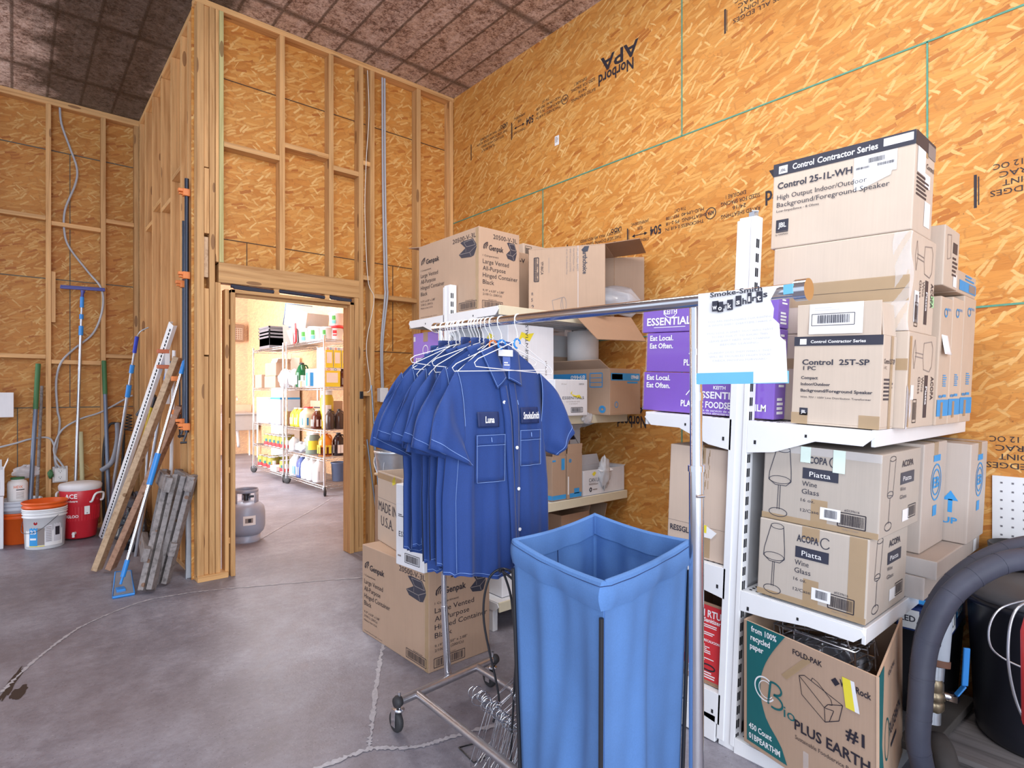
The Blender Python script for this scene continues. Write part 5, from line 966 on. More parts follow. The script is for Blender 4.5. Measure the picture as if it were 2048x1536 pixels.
# other long handled tools
a=along((.66,6.58,0),(.84,6.12,1.80),(0,.30,.70,.76,.82,.86,.92,1)); SB=pole('extension_pole','silver extension pole with bright blue collars leaning behind the white upright','extension pole',[(a[0],a[2],.016,ALU,'lower_tube'),(a[2],a[3],.021,BLUEP,'lock_collar'),(a[3],a[4],.012,ALU,'middle_tube'),(a[4],a[5],.019,BLUEP,'lock_collar'),(a[5],a[6],.011,ALU,'upper_tube'),(a[6],a[7],.016,P('royal_blue',(.02,.05,.50),.4),'end_grip')])
m=MB(); m.tube([V(*a[7])-V(*a[0]),V(*a[7])-V(*a[0])+V(.03,0,.05),V(*a[7])-V(*a[0])+V(.085,-.03,.085)],.006,8,sub=5); m.build('hook_tip',GALV,SB)
m=MB(); m.tube([V(.80,6.33,.95)-V(*a[0])+V(.03*math.cos(k*.9),.02*math.sin(k*.9),k*.004) for k in range(40)],.006,6); m.build('coiled_strap',BLKR,SB)
a=along((.71,6.30,0),(.925,5.76,1.262),(0,.93,1)); pole('fibreglass_pole','yellow fibreglass handle with dark tip leaning behind the lumber boards','pole',[(a[0],a[1],.018,P('fibreglass_yellow',(.62,.45,.02),.4),'shaft'),(a[1],a[2],.013,DKMET,'tip')])
a=along((.74,5.45,0),(.935,5.25,1.55),(0,.55,.9,1)); pole('silver_pole','silver pole with blue end behind the flat mop','extension pole',[(a[0],a[2],.014,ALU,'tube'),(a[2],a[3],.016,BLUEP,'end_grip')])
pole('white_rail','narrow white metal rail standing against a stud behind the mop','metal rail',[((.90,5.05,.0),(.93,5.03,1.62),.013,WMET,'rail')])
# clamps
def barclamp(label,x,y,z0,z1,hd):
    o=E('pipe_clamp',(x,y,z0),label,'clamp'); m=MB(); m.tube([(0,0,0),(0,0,z1-z0)],.014,14); m.build('pipe',P('dark_pipe',(.045,.055,.08),.35,.7),o)
    for z in hd:
        m=MB(); m.cb((-.004,0,z-z0),(.046,.046,.05)); m.cb((-.035,0,z-z0+.012),(.04,.036,.022)); m.cb((-.035,0,z-z0-.012),(.03,.03,.01)); m.build('clamp_jaw',COPO,o,bevel=.004)
    m=MB(); m.tube([(0,0,0),(-.02,0,-.06)],.007,8); m.tube([(-.04,0,-.07),(.0,0,-.07)],.008,8); m.build('screw_handle',DKMET,o); return o
barclamp('longest dark pipe clamp with orange jaws hanging on the partition end',.925,4.58,1.02,2.80,(2.70,2.12,1.06)); barclamp('shorter dark pipe clamp with orange jaws hanging beside the longest one',.925,4.66,1.06,2.52,(2.07,1.09))
o=E('bar_clamp',(.92,4.78,1.0),'small black and orange bar clamp hanging below the mop grip','clamp'); MB().cb((0,0,.2),(.008,.02,.46)).build('bar',DKMET,o)
for z in (.40,.16): MB().cb((-.025,0,z),(.06,.03,.035)).build('clamp_jaw',COPO,o,bevel=.004)
o=E('bar_clamp',(.915,5.20,1.30),'white bar clamp with orange jaws hanging on the partition studs','clamp'); MB().cb((0,0,.12),(.03,.03,.42)).build('bar',WMET,o)
for z in (.32,.20): MB().cb((-.03,0,z),(.08,.045,.03)).build('clamp_jaw',P('clamp_red',(.60,.17,.08),.5),o,bevel=.004)
# weathered folding trestles
def trestle(label,f1,t1,f2,t2,hh,lo=-.062):
    f1,t1,f2,t2=[V(*p) for p in (f1,t1,f2,t2)]; o=E('wooden_trestle',f1,label,'trestle','grey weathered trestles'); o0=f1.copy(); G=LGREY
    for f,t_ in ((f1,t1),(f2,t2)):
        for s in ((-.022,.022) if f is f1 else (0,)):
            e=V(s,-s*.4,0); MB().beam(f+e-o0,t_+e-o0,.034,.07,(-.5,-.8,.2)).build('leg',G,o,bevel=.003)
    for k,hb in ((.93,.10),(.33,.085)):
        a_=f1+(t1-f1)*k; b_=f2+(t2-f2)*k; e=(b_-a_).normalized()*.07; MB().beam(a_-e*1.2-o0+V(lo if k<.5 else lo*.5,-.01,0),b_+e-o0+V(lo if k<.5 else lo*.5,-.01,0),.038,hb,(.25,0,1)).build('crossbar',G,o,bevel=.003)
    return o
trestle('grey weathered wooden trestle leaning nearest the flat mop',(.655,4.39,.02),(.850,4.62,.72),(.715,4.80,.02),(.875,5.00,.72),.7); trestle('grey weathered wooden trestle nearest the end of the partition',(.760,4.50,.02),(.905,4.40,.74),(.80,4.86,.02),(.915,4.78,.74),.7,0)
o=E('metal_channel',(.915,4.505,0),'short galvanised channel leaning inside the partition foot','metal channel'); MB().beam((0,.05,0),(.02,.13,.50),.035,.004,(-1,0,0)).build('channel_web',GALV,o); MB().beam((.02,.065,0),(.04,.145,.50),.004,.03,(-1,0,0)).build('channel_flange',GALV,o)
crumple('black_bag',(.76,5.72,.16),.15,(.8,1.1,1.0),'dark plastic bag slumped behind the lumber boards','bag',11,P('black_bagging',(.02,.022,.03),.25),n=(40,28),amp=.35)
crumple('dark_cushion',(.82,6.22,.24),.12,(.9,1.2,1.2),'dark grey padded bag behind the white upright','bag',13,P('grey_padding',(.09,.085,.10),.8),n=(40,28))
o=tag(MB().tube([(.66,6.72,.0),(.655,6.78,.62),(.69,6.79,.95),(.76,6.79,1.0),(.82,6.78,.93),(.80,6.72,.5),(.80,6.68,.0)],.012,10,sub=8).build('black_hose',BLKR),'black rubber hose looped against the far wall','hose')
o=tag(MB().tube([(.62,6.55,.58),(.70,6.52,.66),(.75,6.60,.85),(.76,6.70,1.0)],.022,12,sub=6).build('vacuum_wand',P('grey_wand',(.20,.21,.25),.4)),'grey vacuum wand behind the drinks cooler','vacuum wand')
pole('paint_roller','paint roller handle with dark roller leaning by the left partition','paint roller',[((.86,5.97,.0),(.915,5.92,1.25),.013,ALU,'handle_tube'),((.82,5.93,1.10),(.93,5.85,1.28),.022,DKMET,'roller')])
# cartons at the left edge
C=Carton('white wall box fixed above the buckets at the left edge of the photo',(.34,.16,.215),(-.165,6.75,1.085),mat=KWHITE,name='wall_box',seam=False); C.done()
C=Carton('white carton with small label stacked at the left edge',(.30,.26,.22),(-.205,6.55,.44),mat=KWHITE,open_=True,flaps=[('-y',30,.10,.9),('+x',20,.08,.9)]); F=C.F['-y']; F.frame(.62,.25,.9,.6,.005,'s'); F.lines(.66,.3,.86,.55,3,'k'); C.done()
C=Carton('white carton under the labelled white carton at the left edge',(.30,.26,.435),(-.21,6.55,0),mat=KWHITE); C.done()
# electrics on the far wall
OB=E('power_outlet',(.335,6.905,.533),'white double power outlet on the chipboard with three cables','power outlet'); MB().cb((0,.0,0),(.115,.024,.15)).build('mounting_plate',WMET,OB,bevel=.004); m=MB(); m.cb((0,-.02,0),(.09,.02,.13)); m.build('box_cover',WPL,OB,bevel=.004)
m=MB()
for z in (.028,-.028):
    for x in (-.009,.009): m.cb((x,-.0305,z+.004),(.003,.002,.010))
    m.cb((0,-.0305,z-.010),(.006,.002,.006))
m.build('socket_slots',GAP,OB)
GC=P('grey_cable',(.42,.43,.47),.5)
cabA=[(.331,3.985),(.344,3.809),(.409,3.597),(.459,3.427),(.449,3.275),(.37,3.009),(.367,2.794),(.409,2.653),(.544,2.456),(.647,2.3),(.654,2.096),(.585,1.87),(.436,1.71),(.34,1.58),(.305,1.404),(.314,1.142),(.331,1.011),(.305,.772),(.292,.707),(.305,.597)]
tag(MB().tube([(x,6.825 if .2<x<.29 or abs(z-2.865)<.06 or abs(z-1.585)<.06 or .62<x<.7 else 6.86,z) for x,z in cabA],.0095,10,sub=6).build('power_cable',GC),'grey power cable wandering down the far chipboard wall to the outlet','cable')
cabB=[(.90,1.27),(.864,1.253),(.645,1.113),(.481,1.05),(.348,.955),(.292,.816),(.292,.729),(.336,.649),(.366,.592)]
tag(MB().tube([(x,6.82,z) for x,z in cabB],.0085,10,sub=6).build('power_cable',GC),'grey power cable running from the partition across to the outlet','cable')
tag(MB().tube([(x,6.825,z) for x,z in ((-.2,.79),(.007,.843),(.12,.879),(.246,.884),(.29,.80),(.30,.66),(.335,.60))],.0085,10,sub=6).build('power_cable',GC),'grey power cable coming to the outlet from the left edge','cable')
crumple('green_rag',(.262,6.815,.55),.03,(.7,.5,1.2),'small green rag caught behind the stud beside the outlet','rag',3,GRNP)
# ---------- around the doorway
for x0,x1,i in ((1.175,1.472,0),(1.506,1.862,1),(1.898,2.085,2)):
    o=E('foam_strip',((x0+x1)/2,4.435,2.052),['dark foam strip over the doorway at its left end','dark foam strip over the middle of the doorway','short folded dark foam strip over the right end of the doorway'][i],'foam strip'); m=MB(); L=(x1-x0)/2
    m.tube([(-L,0,.006),(-L*.3,0,.002),(L*.4,.0,-.001),(L,0,-.004)],.013,10,sub=4); 
    m.build('foam_roll',P('navy_foam',(.03,.035,.06),.7),o)
    if i!=1: MB().tube([(-L*.9,-.012,-.008),(L*.9,-.012,-.014)],.009,8).build('foam_fold',P('navy_foam',(.03,.035,.06)),o)
o=E('strike_plate',(2.165,4.412,1.279),'small dark strike plate on the stud right of the doorway','strike plate'); MB().cb((0,0,0),(.032,.004,.06)).build('plate',DKMET,o,bevel=.002); MB().cb((0,-.002,0),(.012,.002,.025)).build('strike_hole',GAP,o)
o=E('junction_box',(2.385,4.47,1.279),'white electrical junction box between studs behind the blue shirts','junction box'); MB().cb((0,0,0),(.07,.06,.115)).build('box_body',WPL,o,bevel=.004); MB().cb((.0,-.032,0),(.075,.005,.12)).build('box_cover',WPL,o,bevel=.003)
for dx,l in ((0,'left'),(.022,'right')): tag(MB().tube([(2.368+dx,4.44,3.96),(2.374+dx,4.44,3.0),(2.385+dx,4.43,2.25),(2.372+dx,4.40,2.105),(2.352+dx*.6,4.43,1.7),(2.37+dx*.5,4.45,1.34)],.0085,10,sub=8).build('electrical_cable',GC),f'grey electrical cable, {l} of the pair running down to the junction box','cable')
tag(MB().tube([(x,4.40,z) for x,z in ((2.212,3.95),(2.225,3.587),(2.199,3.168),(2.19,2.755),(2.217,2.226),(2.271,2.067),(2.203,1.69),(2.24,1.362),(2.21,1.30))],.0028,6,sub=8).build('thin_wire',P('white_cable',(.8,.78,.72),.5)),'thin white wire hanging loosely down the studs right of the doorway','wire')
for i,(q,p) in enumerate((((2.205,4.395,.915),(2.318,4.37,.0)),((2.245,4.395,1.36),(2.330,4.37,.0)),((2.262,4.395,.93),(2.345,4.37,.0)))): pole('steel_rod',['thin steel rod leaning right of the doorway, left of three','thin steel rod leaning right of the doorway, tallest of three','thin steel rod leaning right of the doorway, right of three'][i],'rod',[(p,q,.006,P('blued_rod',(.30,.38,.50),.3,.8),'rod')])
PT=E('propane_tank',(1.555,5.40,0),'grey blue propane tank standing on the floor just through the doorway','propane tank')
TB=P('tank_paint',(.36,.42,.56),.4,.1,.08); MB().lathe([(.001,.03),(.06,.03),(.11,.05),(.145,.09),(.155,.13),(.155,.25),(.145,.30),(.11,.335),(.05,.35),(.001,.352)],n=40).build('tank_body',TB,PT)
MB().lathe([(.115,0),(.118,.06),(.112,.06),(.110,0)],n=32).build('foot_ring',TB,PT)

m=MB(); m.grid(lambda u,v:V(.10*math.cos(2*PI*u),.10*math.sin(2*PI*u),.425+.03*v),40,2)
for a_ in (-3.4,-1.1,.9): m.grid(lambda u,v,a_=a_:V(.10*math.cos(a_+.75*u),.10*math.sin(a_+.75*u),.33+.10*v),8,3)
m.build('collar_guard',TB,PT,solid=.004); m=MB(); m.lathe([(.018,.34),(.02,.40),(.012,.41)],(0,0,0),16); m.tube([(0,0,.40),(0,0,.43)],.03,16); m.tube([(0,0,.385),(.06,-.02,.385)],.012,12); m.build('valve',DKMET,PT)
m=MB(); cyl_face(.155,-2.0,-1.35,.16,.24,m,4); cyl_face(.1555,-1.9,-1.5,.18,.22,m,9,off=.002); cyl_face(.1555,-1.75,-1.6,.185,.215,m,0,off=.003); m.build('warning_label',MATS,PT)
# ================================================================== STORE ROOM SHELVING
def wire_unit(label,y0,y1,x0=2.97,x1=3.48):
    o=E('wire_shelving',((x0+x1)/2,(y0+y1)/2,0),label,'wire shelving','wire shelving units'); cx,cy=(x0+x1)/2,(y0+y1)/2; X=(x1-x0)/2; Y=(y1-y0)/2
    for sx in (-1,1):
        for sy in (-1,1):
            MB().tube([(sx*X,sy*Y,.12),(sx*X,sy*Y,2.02)],.0135,12).build('post',STEEL,o)
            c_=E('x',(0,0,0),'','') ; bpy.data.objects.remove(c_)
            w_=MB().lathe([(.015,-.014),(.055,-.014),(.06,-.008),(.06,.008),(.055,.014),(.015,.014)],(0,0,0),22,0,Matrix.Translation((sx*X,sy*Y-.02,.06))@Matrix.Rotation(PI/2+.5*sy,4,'Z')@Matrix.Rotation(PI/2,4,'X')).build('caster_wheel',BLKR,o)
            MB().cb((sx*X,sy*Y-.008,.095),(.04,.045,.05)).build('caster_fork',GALV,w_,bevel=.004)
    for z in (1.98,1.37,.82,.47,.12):
        m=MB()
        for zz in (z-.003,z-.033):
            m.tube([(-X,-Y,zz),(X,-Y,zz),(X,Y,zz),(-X,Y,zz)],.004,6,closed=True)
        for (a,b) in (((-X,-Y),(-X,Y)),((X,-Y),(X,Y)),((-X,-Y),(X,-Y)),((-X,Y),(X,Y))):
            L=math.dist(a,b); n=int(L/.05); m.tube([(a[0]+(b[0]-a[0])*i/n,a[1]+(b[1]-a[1])*i/n,z-.003-(.03 if i%2 else 0)) for i in range(n+1)],.0028,5)
        for i in range(24): y=-Y+2*Y*(i+.5)/24; m.tube([(-X,y,z),(X,y,z)],.0026,5)
        for x in (-X*.4,X*.4): m.tube([(x,-Y,z-.006),(x,Y,z-.006)],.003,5)
        m.build('wire_shelf',WIRE,o)
    return o
wire_unit('chrome wire shelving unit in the store room, nearer to the doorway',7.08,8.41); wire_unit('chrome wire shelving unit in the store room, farther from the doorway',8.54,9.92)
def sbox(label,x,y,z,sx,sy,sz,mat,name='store_carton',cat='box',group=None,rz=0,prn=None):
    C=Carton(label,(sx,sy,sz),(x,y,z+.002),rz=rz,mat=mat,name=name,cat=cat,group=group,seam=False)
    if prn: prn(C)
    return C.done('paper_label')
def can(x,y,z,h=.178,r=.079,lab='large food can with green and red label on the lower store shelves',g='large food cans',cols=(0,)):
    o=E('food_can',(x,y,z+.002),lab,'can',g); MB().lathe([(.001,0),(r,0),(r,.004),(r-.002,.006),(r-.002,h-.006),(r,h-.004),(r,h),(r-.004,h-.002),(.001,h-.003)],n=22).build('can_body',STEEL,o)
    m=MB(); AV=math.atan2(-y,-x); k=2 if cols[0]==0 else 0
    cyl_face(r-.001,0,2*PI,.012,h*.38,m,6 if cols[0]==0 else 9,22); cyl_face(r-.001,0,2*PI,h*.38,h-.012,m,16 if cols[0]==0 else 17,22); cyl_face(r,AV-.1,AV+.6,h*.3,h*.7,m,4,8,.001); cyl_face(r,AV-.9,AV-.4,h*.35,h*.6,m,7,8,.001); m.build('can_label',MATS+[P('olive_print',(.36,.34,.06),.5),P('steel_blue_print',(.42,.52,.62),.5)],o); return o
def jug(label,x,y,z,h,r,body,cap,grp=None,lab=None,neck=.35,sq=3.5,top=.62):
    o=E('plastic_jug',(x,y,z+.002),label,'jug',grp); m=MB(); m.lathe([(.001,0),(r*.92,0),(r,.012),(r,h*top),(r*.9,h*(top+.10)),(r*.5,h*.88),(r*neck,h*.92),(r*neck,h*.95),(.001,h*.95)],n=28,sq=sq); m.build('jug_body',body,o)
    AV=math.atan2(-y,-x); c_=V(math.cos(AV),math.sin(AV),0); t_=V(-c_.y,c_.x,0)
    m=MB(); m.tube([t_*r*.25+V(0,0,h*.90),t_*r*.75+V(0,0,h*.88),t_*r*.95+V(0,0,h*.75),t_*r*.93+V(0,0,h*.60)],r*.13,8,sub=4); m.build('jug_handle',body,o)
    MB().lathe([(r*neck*1.12,h*.93),(r*neck*1.12,h),(.001,h)],n=18).build('jug_cap',cap,o)
    if lab is not None:
        m=MB(); q=(r*.97); 
        m.add([V(*p) for p in ((-q-.002,q*.6,h*.12),(-q-.002,-q*.6,h*.12),(-q-.002,-q*.6,h*.48),(-q-.002,q*.6,h*.48))],[(0,1,2,3)],lab); m.add([V(*p) for p in ((-q*.6,-q-.002,h*.12),(q*.6,-q-.002,h*.12),(q*.6,-q-.002,h*.48),(-q*.6,-q-.002,h*.48))],[(0,1,2,3)],lab); m.build('jug_label',MATS,o)
    return o
def jar(label,x,y,z,h,r,body,cap,grp=None,lab=None,name='plastic_jar',cat='jar'):
    o=E(name,(x,y,z+.002),label,cat,grp); MB().lathe([(.001,0),(r*.94,0),(r,.012),(r,h*.78),(r*.8,h*.88),(r*.8,h*.92),(.001,h*.92)],n=28,sq=0).build('jar_body',body,o); MB().lathe([(r*.84,h*.89),(r*.84,h),(.001,h)],n=24).build('jar_lid',cap,o)
    if lab is not None: m=MB(); AV=math.atan2(-y,-x); cyl_face(r,AV-.7,AV+.7,h*.2,h*.62,m,lab); m.build('jar_label',MATS,o)
    return o
def tub(label,x,y,z,h,r,lid=None,grp=None,cols=None):
    o=E('food_tub',(x,y,z+.002),label,'tub',grp); MB().lathe([(.001,0),(r*.84,0),(r*.86,.006),(r*.97,h-.02),(r*1.02,h-.018),(r*1.02,h),(r*.97,h-.001),(.001,h-.004)],n=26).build('tub_body',WPL,o)
    if lid: MB().lathe([(r*1.03,h-.03),(r*1.05,h-.028),(r*1.05,h+.004),(.001,h+.008)],n=26).build('tub_lid',lid,o)
    m=MB(); AV=math.atan2(-y,-x)
    if cols=='g': cyl_face(r*.93,AV-.75,AV-.15,h*.12,h*.8,m,12); cyl_face(r*.93,AV-.7,AV-.2,h*.42,h*.75,m,16,off=.002); cyl_face(r*.93,AV-.75,AV-.15,h*.12,h*.38,m,17,off=.002)
    else: cyl_face(r*.95,AV-.5,AV+.1,h*.3,h*.68,m,6); cyl_face(r*.95,AV-.5,AV+.1,h*.40,h*.46,m,4,off=.002)
    m.build('tub_label',MATS+[P('leaf_print',(.06,.28,.04),.6),P('teal_print',(.12,.38,.36),.6)],o); return o
AMB=P('amber_sauce',(.10,.022,.012),.2); DRK=P('dark_syrup',(.022,.010,.012),.16); YLJ=P('mustard_yellow',(.62,.50,.03),.35); CRM=P('cream_plastic',(.72,.68,.52),.4); CLR=P('clear_bin',(.50,.47,.45),.15,0,.05,alpha=.62); JUGW=P('jug_white',(.82,.85,.89),.4)
# top shelf
Z=1.983
for k in range(4):
    o=E('stacking_crate',(3.20,9.57,Z+.002+k*.052),'grey stacking crate, '+['lowest','second','third','topmost'][k]+' of the nested stack on the top store shelf','crate','nested grey crates'); m=MB(); a,b,h,t_=.17,.24,.20,.006
    for A2,B2 in (((-a,-b,0),(a,b,t_)),((-a,-b,0),(-a+t_,b,h)),((a-t_,-b,0),(a,b,h)),((-a,-b,0),(a,-b+t_,h)),((-a,b-t_,0),(a,b,h))): 
        M=Matrix.Diagonal((1-.0*k,1,1,1)); m.box(A2,B2,0,M)
    m.build('crate_body',GREYP,o,bevel=.003); m=MB()
    for s in (-1,1): m.box((s*a-.012,-b-.012,h-.028),(s*a+.012,b+.012,h)); m.box((-a-.012,s*b-.012,h-.028),(a+.012,s*b+.012,h))
    m.build('crate_rim',GREYP,o,bevel=.003)
def clear_bin(label,loc,size,rx=0,ry=0,rz=0):
    o=E('clear_bin',loc,label,'storage bin',None,rz,rx,ry); a,b,h=[s/2 for s in size[:2]]+[size[2]]; m=MB(); k=.84; t_=.003
    for i in range(4):
        c=[(-a,-b),(a,-b),(a,b),(-a,b)]; p,q=c[i],c[(i+1)%4]; m.quad((p[0]*k,p[1]*k,0),(q[0]*k,q[1]*k,0),(q[0],q[1],h),(p[0],p[1],h))
    m.quad((-a*k,-b*k,0),(-a*k,b*k,0),(a*k,b*k,0),(a*k,-b*k,0)); m.build('bin_body',CLR,o,solid=.003)
    m=MB(); m.tube([(-a,-b,h),(a,-b,h),(a,b,h),(-a,b,h)],.010,8,closed=True); m.build('bin_rim',P('bin_rim_blue',(.06,.16,.34),.4),o); return o
clear_bin('clear storage bin with blue rim lying tilted on top of the other store bins',(3.20,7.86,2.26),(.40,.30,.58),rx=math.radians(-74),rz=.12); clear_bin('clear storage bin standing on its side beside the grey crates',(3.22,8.90,2.16),(.30,.38,.30),rx=math.radians(-80),rz=-.6); clear_bin('clear storage bin with white edge leaning behind the red framed tray',(3.12,8.62,2.12),(.26,.30,.26),ry=math.radians(70)); clear_bin('clear storage bin upright under the tilted one',(3.20,8.28,Z),(.36,.34,.26))
o=E('red_tray',(3.02,8.18,Z+.002),'white tray with red frame and blue emblem standing on the top store shelf','tray',None,-.25,-.12); m=MB(); m.cb((0,0,.13),(.02,.22,.26)); m.build('tray_panel',WPL,o,bevel=.01); m=MB(); m.tube([(-.012,-.115,.01),(-.012,.115,.01),(-.012,.115,.26),(-.012,-.115,.26)],.014,8,closed=True); m.build('tray_frame',REDP,o); m=MB(); F=Face((-.0115,.11,0),(0,-1,0),(0,0,1),.22,.26,m); F.poly([(.25,.55),(.75,.55),(.5,.28)],'b'); F.poly([(.3,.62),(.7,.62),(.75,.55),(.25,.55)],'s'); m.build('emblem',MATS,o)
for i,(x,y) in enumerate(((3.07,7.93),(3.08,7.62))): tub('white tub with green leaf print on the top store shelf, '+['left','right'][i]+' of the front pair',x,y,Z,.19,.105,None,'leaf print tubs',  'g')
tub('white tub with green leaf print beside the red-lidded tub',3.12,7.36,Z,.17,.085,None,'leaf print tubs','g')
tub('white tub with red lid on the top store shelf near the right jamb',3.23,7.32,Z,.185,.09,REDP,'red lid tubs'); tub('white tub with red lid partly cut off by the right jamb',3.42,7.32,Z,.185,.09,REDP,'red lid tubs')
tub('white tub with green leaf print stacked on the red-lidded tubs',3.26,7.36,Z+.197,.17,.105,None,'leaf print tubs','g')
# second shelf
Z=1.373
sbox('low white and tan carton at the far end of the second store shelf',3.10,9.76,Z,.22,.36,.21,KRAFT); sbox('tan carton on the second store shelf under the open one',3.12,9.25,Z,.22,.50,.18,KRAFT)
C=Carton('open tan carton stacked on another on the second store shelf',(.22,.50,.20),(3.12,9.22,Z+.184),open_=True,flaps=[('+x',10,.14,.95),('-y',50,.08,.9)]); C.F['-y'].text('BI',.4,.4,.2,.2,'s',True); C.done()
crumple('bagged_cups',(3.08,8.72,Z+.13),.13,(.8,1.15,.98),'clear bag of white cups on the second store shelf, left of two','plastic bag',21,P('bag_film',(.75,.77,.84),.15,alpha=.75)); crumple('bagged_cups',(3.09,8.36,Z+.125),.125,(.8,1.0,.98),'clear bag of white cups on the second store shelf beside the green bottle','plastic bag',22,P('bag_film',(.75,.77,.84)))
o=jug('green plastic jug with black cap on the second store shelf',3.06,8.07,Z,.34,.085,P('green_bottle',(.004,.10,.035),.15),BLKP,None,3,sq=0,top=.55)
sbox('small white and red carton beside the green jug',3.02,7.90,Z,.10,.12,.09,KWHITE,prn=lambda C:C.F['-x'].rect(.55,0,1,.9,'o')); sbox('blue and white packet standing at the front post of the second store shelf',3.04,7.68,Z,.12,.10,.24,KWHITE,prn=lambda C:(C.F['-x'].rect(.2,.05,.8,.8,'b'),C.F['-y'].rect(.2,.05,.8,.8,'b')))
YC=P('yellow_carton_print',(.70,.50,.06),.6)
def ybox(label,x,y,z,sx,sy,sz):
    def pr(C):
        F=C.F['-y']; F.rect(.0,.0,1,.86,'y'); F.rect(.15,.22,.85,.75,'p',.001); F.lines(.2,.26,.8,.7,7,'f'); F.ell(.3,.92,.08,.05,.006,'o'); F.ell(.7,.92,.08,.05,.006,'b')
    return sbox(label,x,y,z,sx,sy,sz,KWHITE,name='yellow_carton',group='yellow fronted cartons',prn=pr)
ybox('large white carton with yellow end on the second store shelf',3.12,7.36,Z,.22,.34,.24)
for i,x in enumerate((3.09,3.20,3.31)): ybox('tall yellow fronted carton standing on the large one, '+['left','middle','right'][i]+' of three',x,7.34,Z+.246,.10,.26,.265)
for i,x in enumerate((3.29,3.40)): jug('dark brown bottle on the second store shelf, '+['left','right'][i]+' of two by the yellow cartons',x,7.26,Z,.235,.048,AMB,BLKP,'dark bottles second shelf',9,sq=0)
# third shelf
Z=.823
sbox('big white plastic bin at the far end of the third store shelf',3.14,9.55,Z,.30,.55,.40,P('bin_white',(.82,.84,.88),.4),'white_bin','storage bin'); sbox('translucent bin with blue lid edge on the third store shelf',3.14,8.95,Z,.30,.42,.40,P('bin_translucent',(.62,.70,.82),.3),'white_bin','storage bin',prn=lambda C:(C.F['-x'].rect(0,.93,1,1,'b'),C.F['-y'].rect(0,.93,1,1,'b')))
sbox('tan carton with a line of print behind the jugs on the third store shelf',3.36,7.95,Z,.18,.70,.36,KRAFT,prn=lambda C:C.F['-x'].lines(.2,.68,.9,.78,1,'k')); C=Carton('small open brown carton at the middle posts of the third store shelf',(.14,.16,.20),(3.05,8.55,Z+.002),mat=KDARK,open_=True); C.done()
for i,y in enumerate((8.25,8.08)): jug('yellow mustard jug on the third store shelf, '+['left','right'][i]+' of two',3.05,y,Z,.26,.075,YLJ,WPL,'mustard jugs',4)
jug('large cream jug with red cap and blue label on the third store shelf',3.06,7.83,Z,.28,.105,CRM,REDP,None,2,neck=.55)
jug('red brown sauce jug beside the front post on the third store shelf',3.05,7.50,Z,.25,.070,AMB,WPL,None,4)
for i,x in enumerate((3.11,3.235,3.36)): jug('dark sauce jug on the third store shelf, '+['left','middle','right'][i]+' of three',x,7.24,Z,.26,.058,P('grey_brown_sauce',(.055,.035,.032),.2),BLKP,'dark sauce jugs',None,sq=0)
jar('tall yellow jar behind the dark sauce jugs',3.16,7.45,Z,.50,.085,YLJ,WPL,None,4)
# fourth shelf
Z=.473
for x,y in ((3.06,9.42),(3.06,9.24),(3.06,9.06),(3.06,8.88),(3.06,8.70),(3.25,9.3),(3.25,9.1)): can(x,y,Z)
for x,y in ((3.25,8.25),(3.25,8.07),(3.25,7.89)): can(x,y,Z,lab='large food can with pale blue label on the fourth store shelf',g='blue label cans',cols=(1,))
crumple('plastic_packet',(3.06,8.06,Z+.07),.075,(1,2.0,.85),'long clear plastic packet lying on the fourth store shelf','plastic bag',31,P('bag_film',(.75,.77,.84)))
jug('white jug lying at the middle posts on the fourth store shelf',3.05,8.33,Z,.19,.065,JUGW,WPL)
jar('large jar of grey green pickles with yellow label',3.07,7.70,Z,.29,.095,P('pickle_jar',(.22,.28,.23),.15),WPL,None,5)
o=jug('two-tone orange juice jug at the front post of the fourth store shelf',3.08,7.32,Z,.30,.085,P('orange_syrup',(.78,.25,.02),.2),ORP,None,5,sq=0); m=MB(); m.lathe([(.0862,.014),(.0862,.12)],n=28); m.build('dark_syrup_band',P('maple_syrup',(.12,.02,.006),.15),o)
for i,x in enumerate((3.24,3.38)): jug('dark syrup jug with white label on the fourth store shelf, '+['left','right'][i]+' of two',x,7.27,Z,.30,.075,DRK,BLKP,'dark syrup jugs',4,sq=0)
# bottom shelf
Z=.123
for x,y in ((3.06,9.72),(3.06,9.48),(3.06,9.26),(3.06,8.72),(3.24,9.55),(3.24,9.3)): can(x,y,Z)
sbox('low white tray carton on the bottom store shelf among cans',3.05,8.98,Z,.16,.26,.07,KWHITE)
cols=[(JUGW,WPL,4),(P('grey_jug',(.30,.31,.36),.4),WPL,2),(P('blue_jug',(.06,.10,.30),.35),WPL,4),(JUGW,WPL,17),(JUGW,WPL,4),(JUGW,WPL,11)]
for i,y in enumerate((8.30,8.17,8.03,7.86,7.68,7.46)):
    if i==3: cols[3]=(JUGW,WPL,11)
    jug(['white jug at the middle posts on the bottom store shelf','grey jug on the bottom store shelf','dark blue jug on the bottom store shelf','white jug right beside the blue one on the bottom store shelf','white jug second from the front post on the bottom store shelf','white jug nearest the front post on the bottom store shelf'][i],3.06,y,Z,.30,.078,cols[i][0],cols[i][1],None,cols[i][2])
pail('blue_bucket',(3.30,7.38,Z+.002),'dusky blue bucket behind the white jugs on the bottom store shelf',.09,.105,.25,P('dusky_blue',(.12,.16,.27),.5))
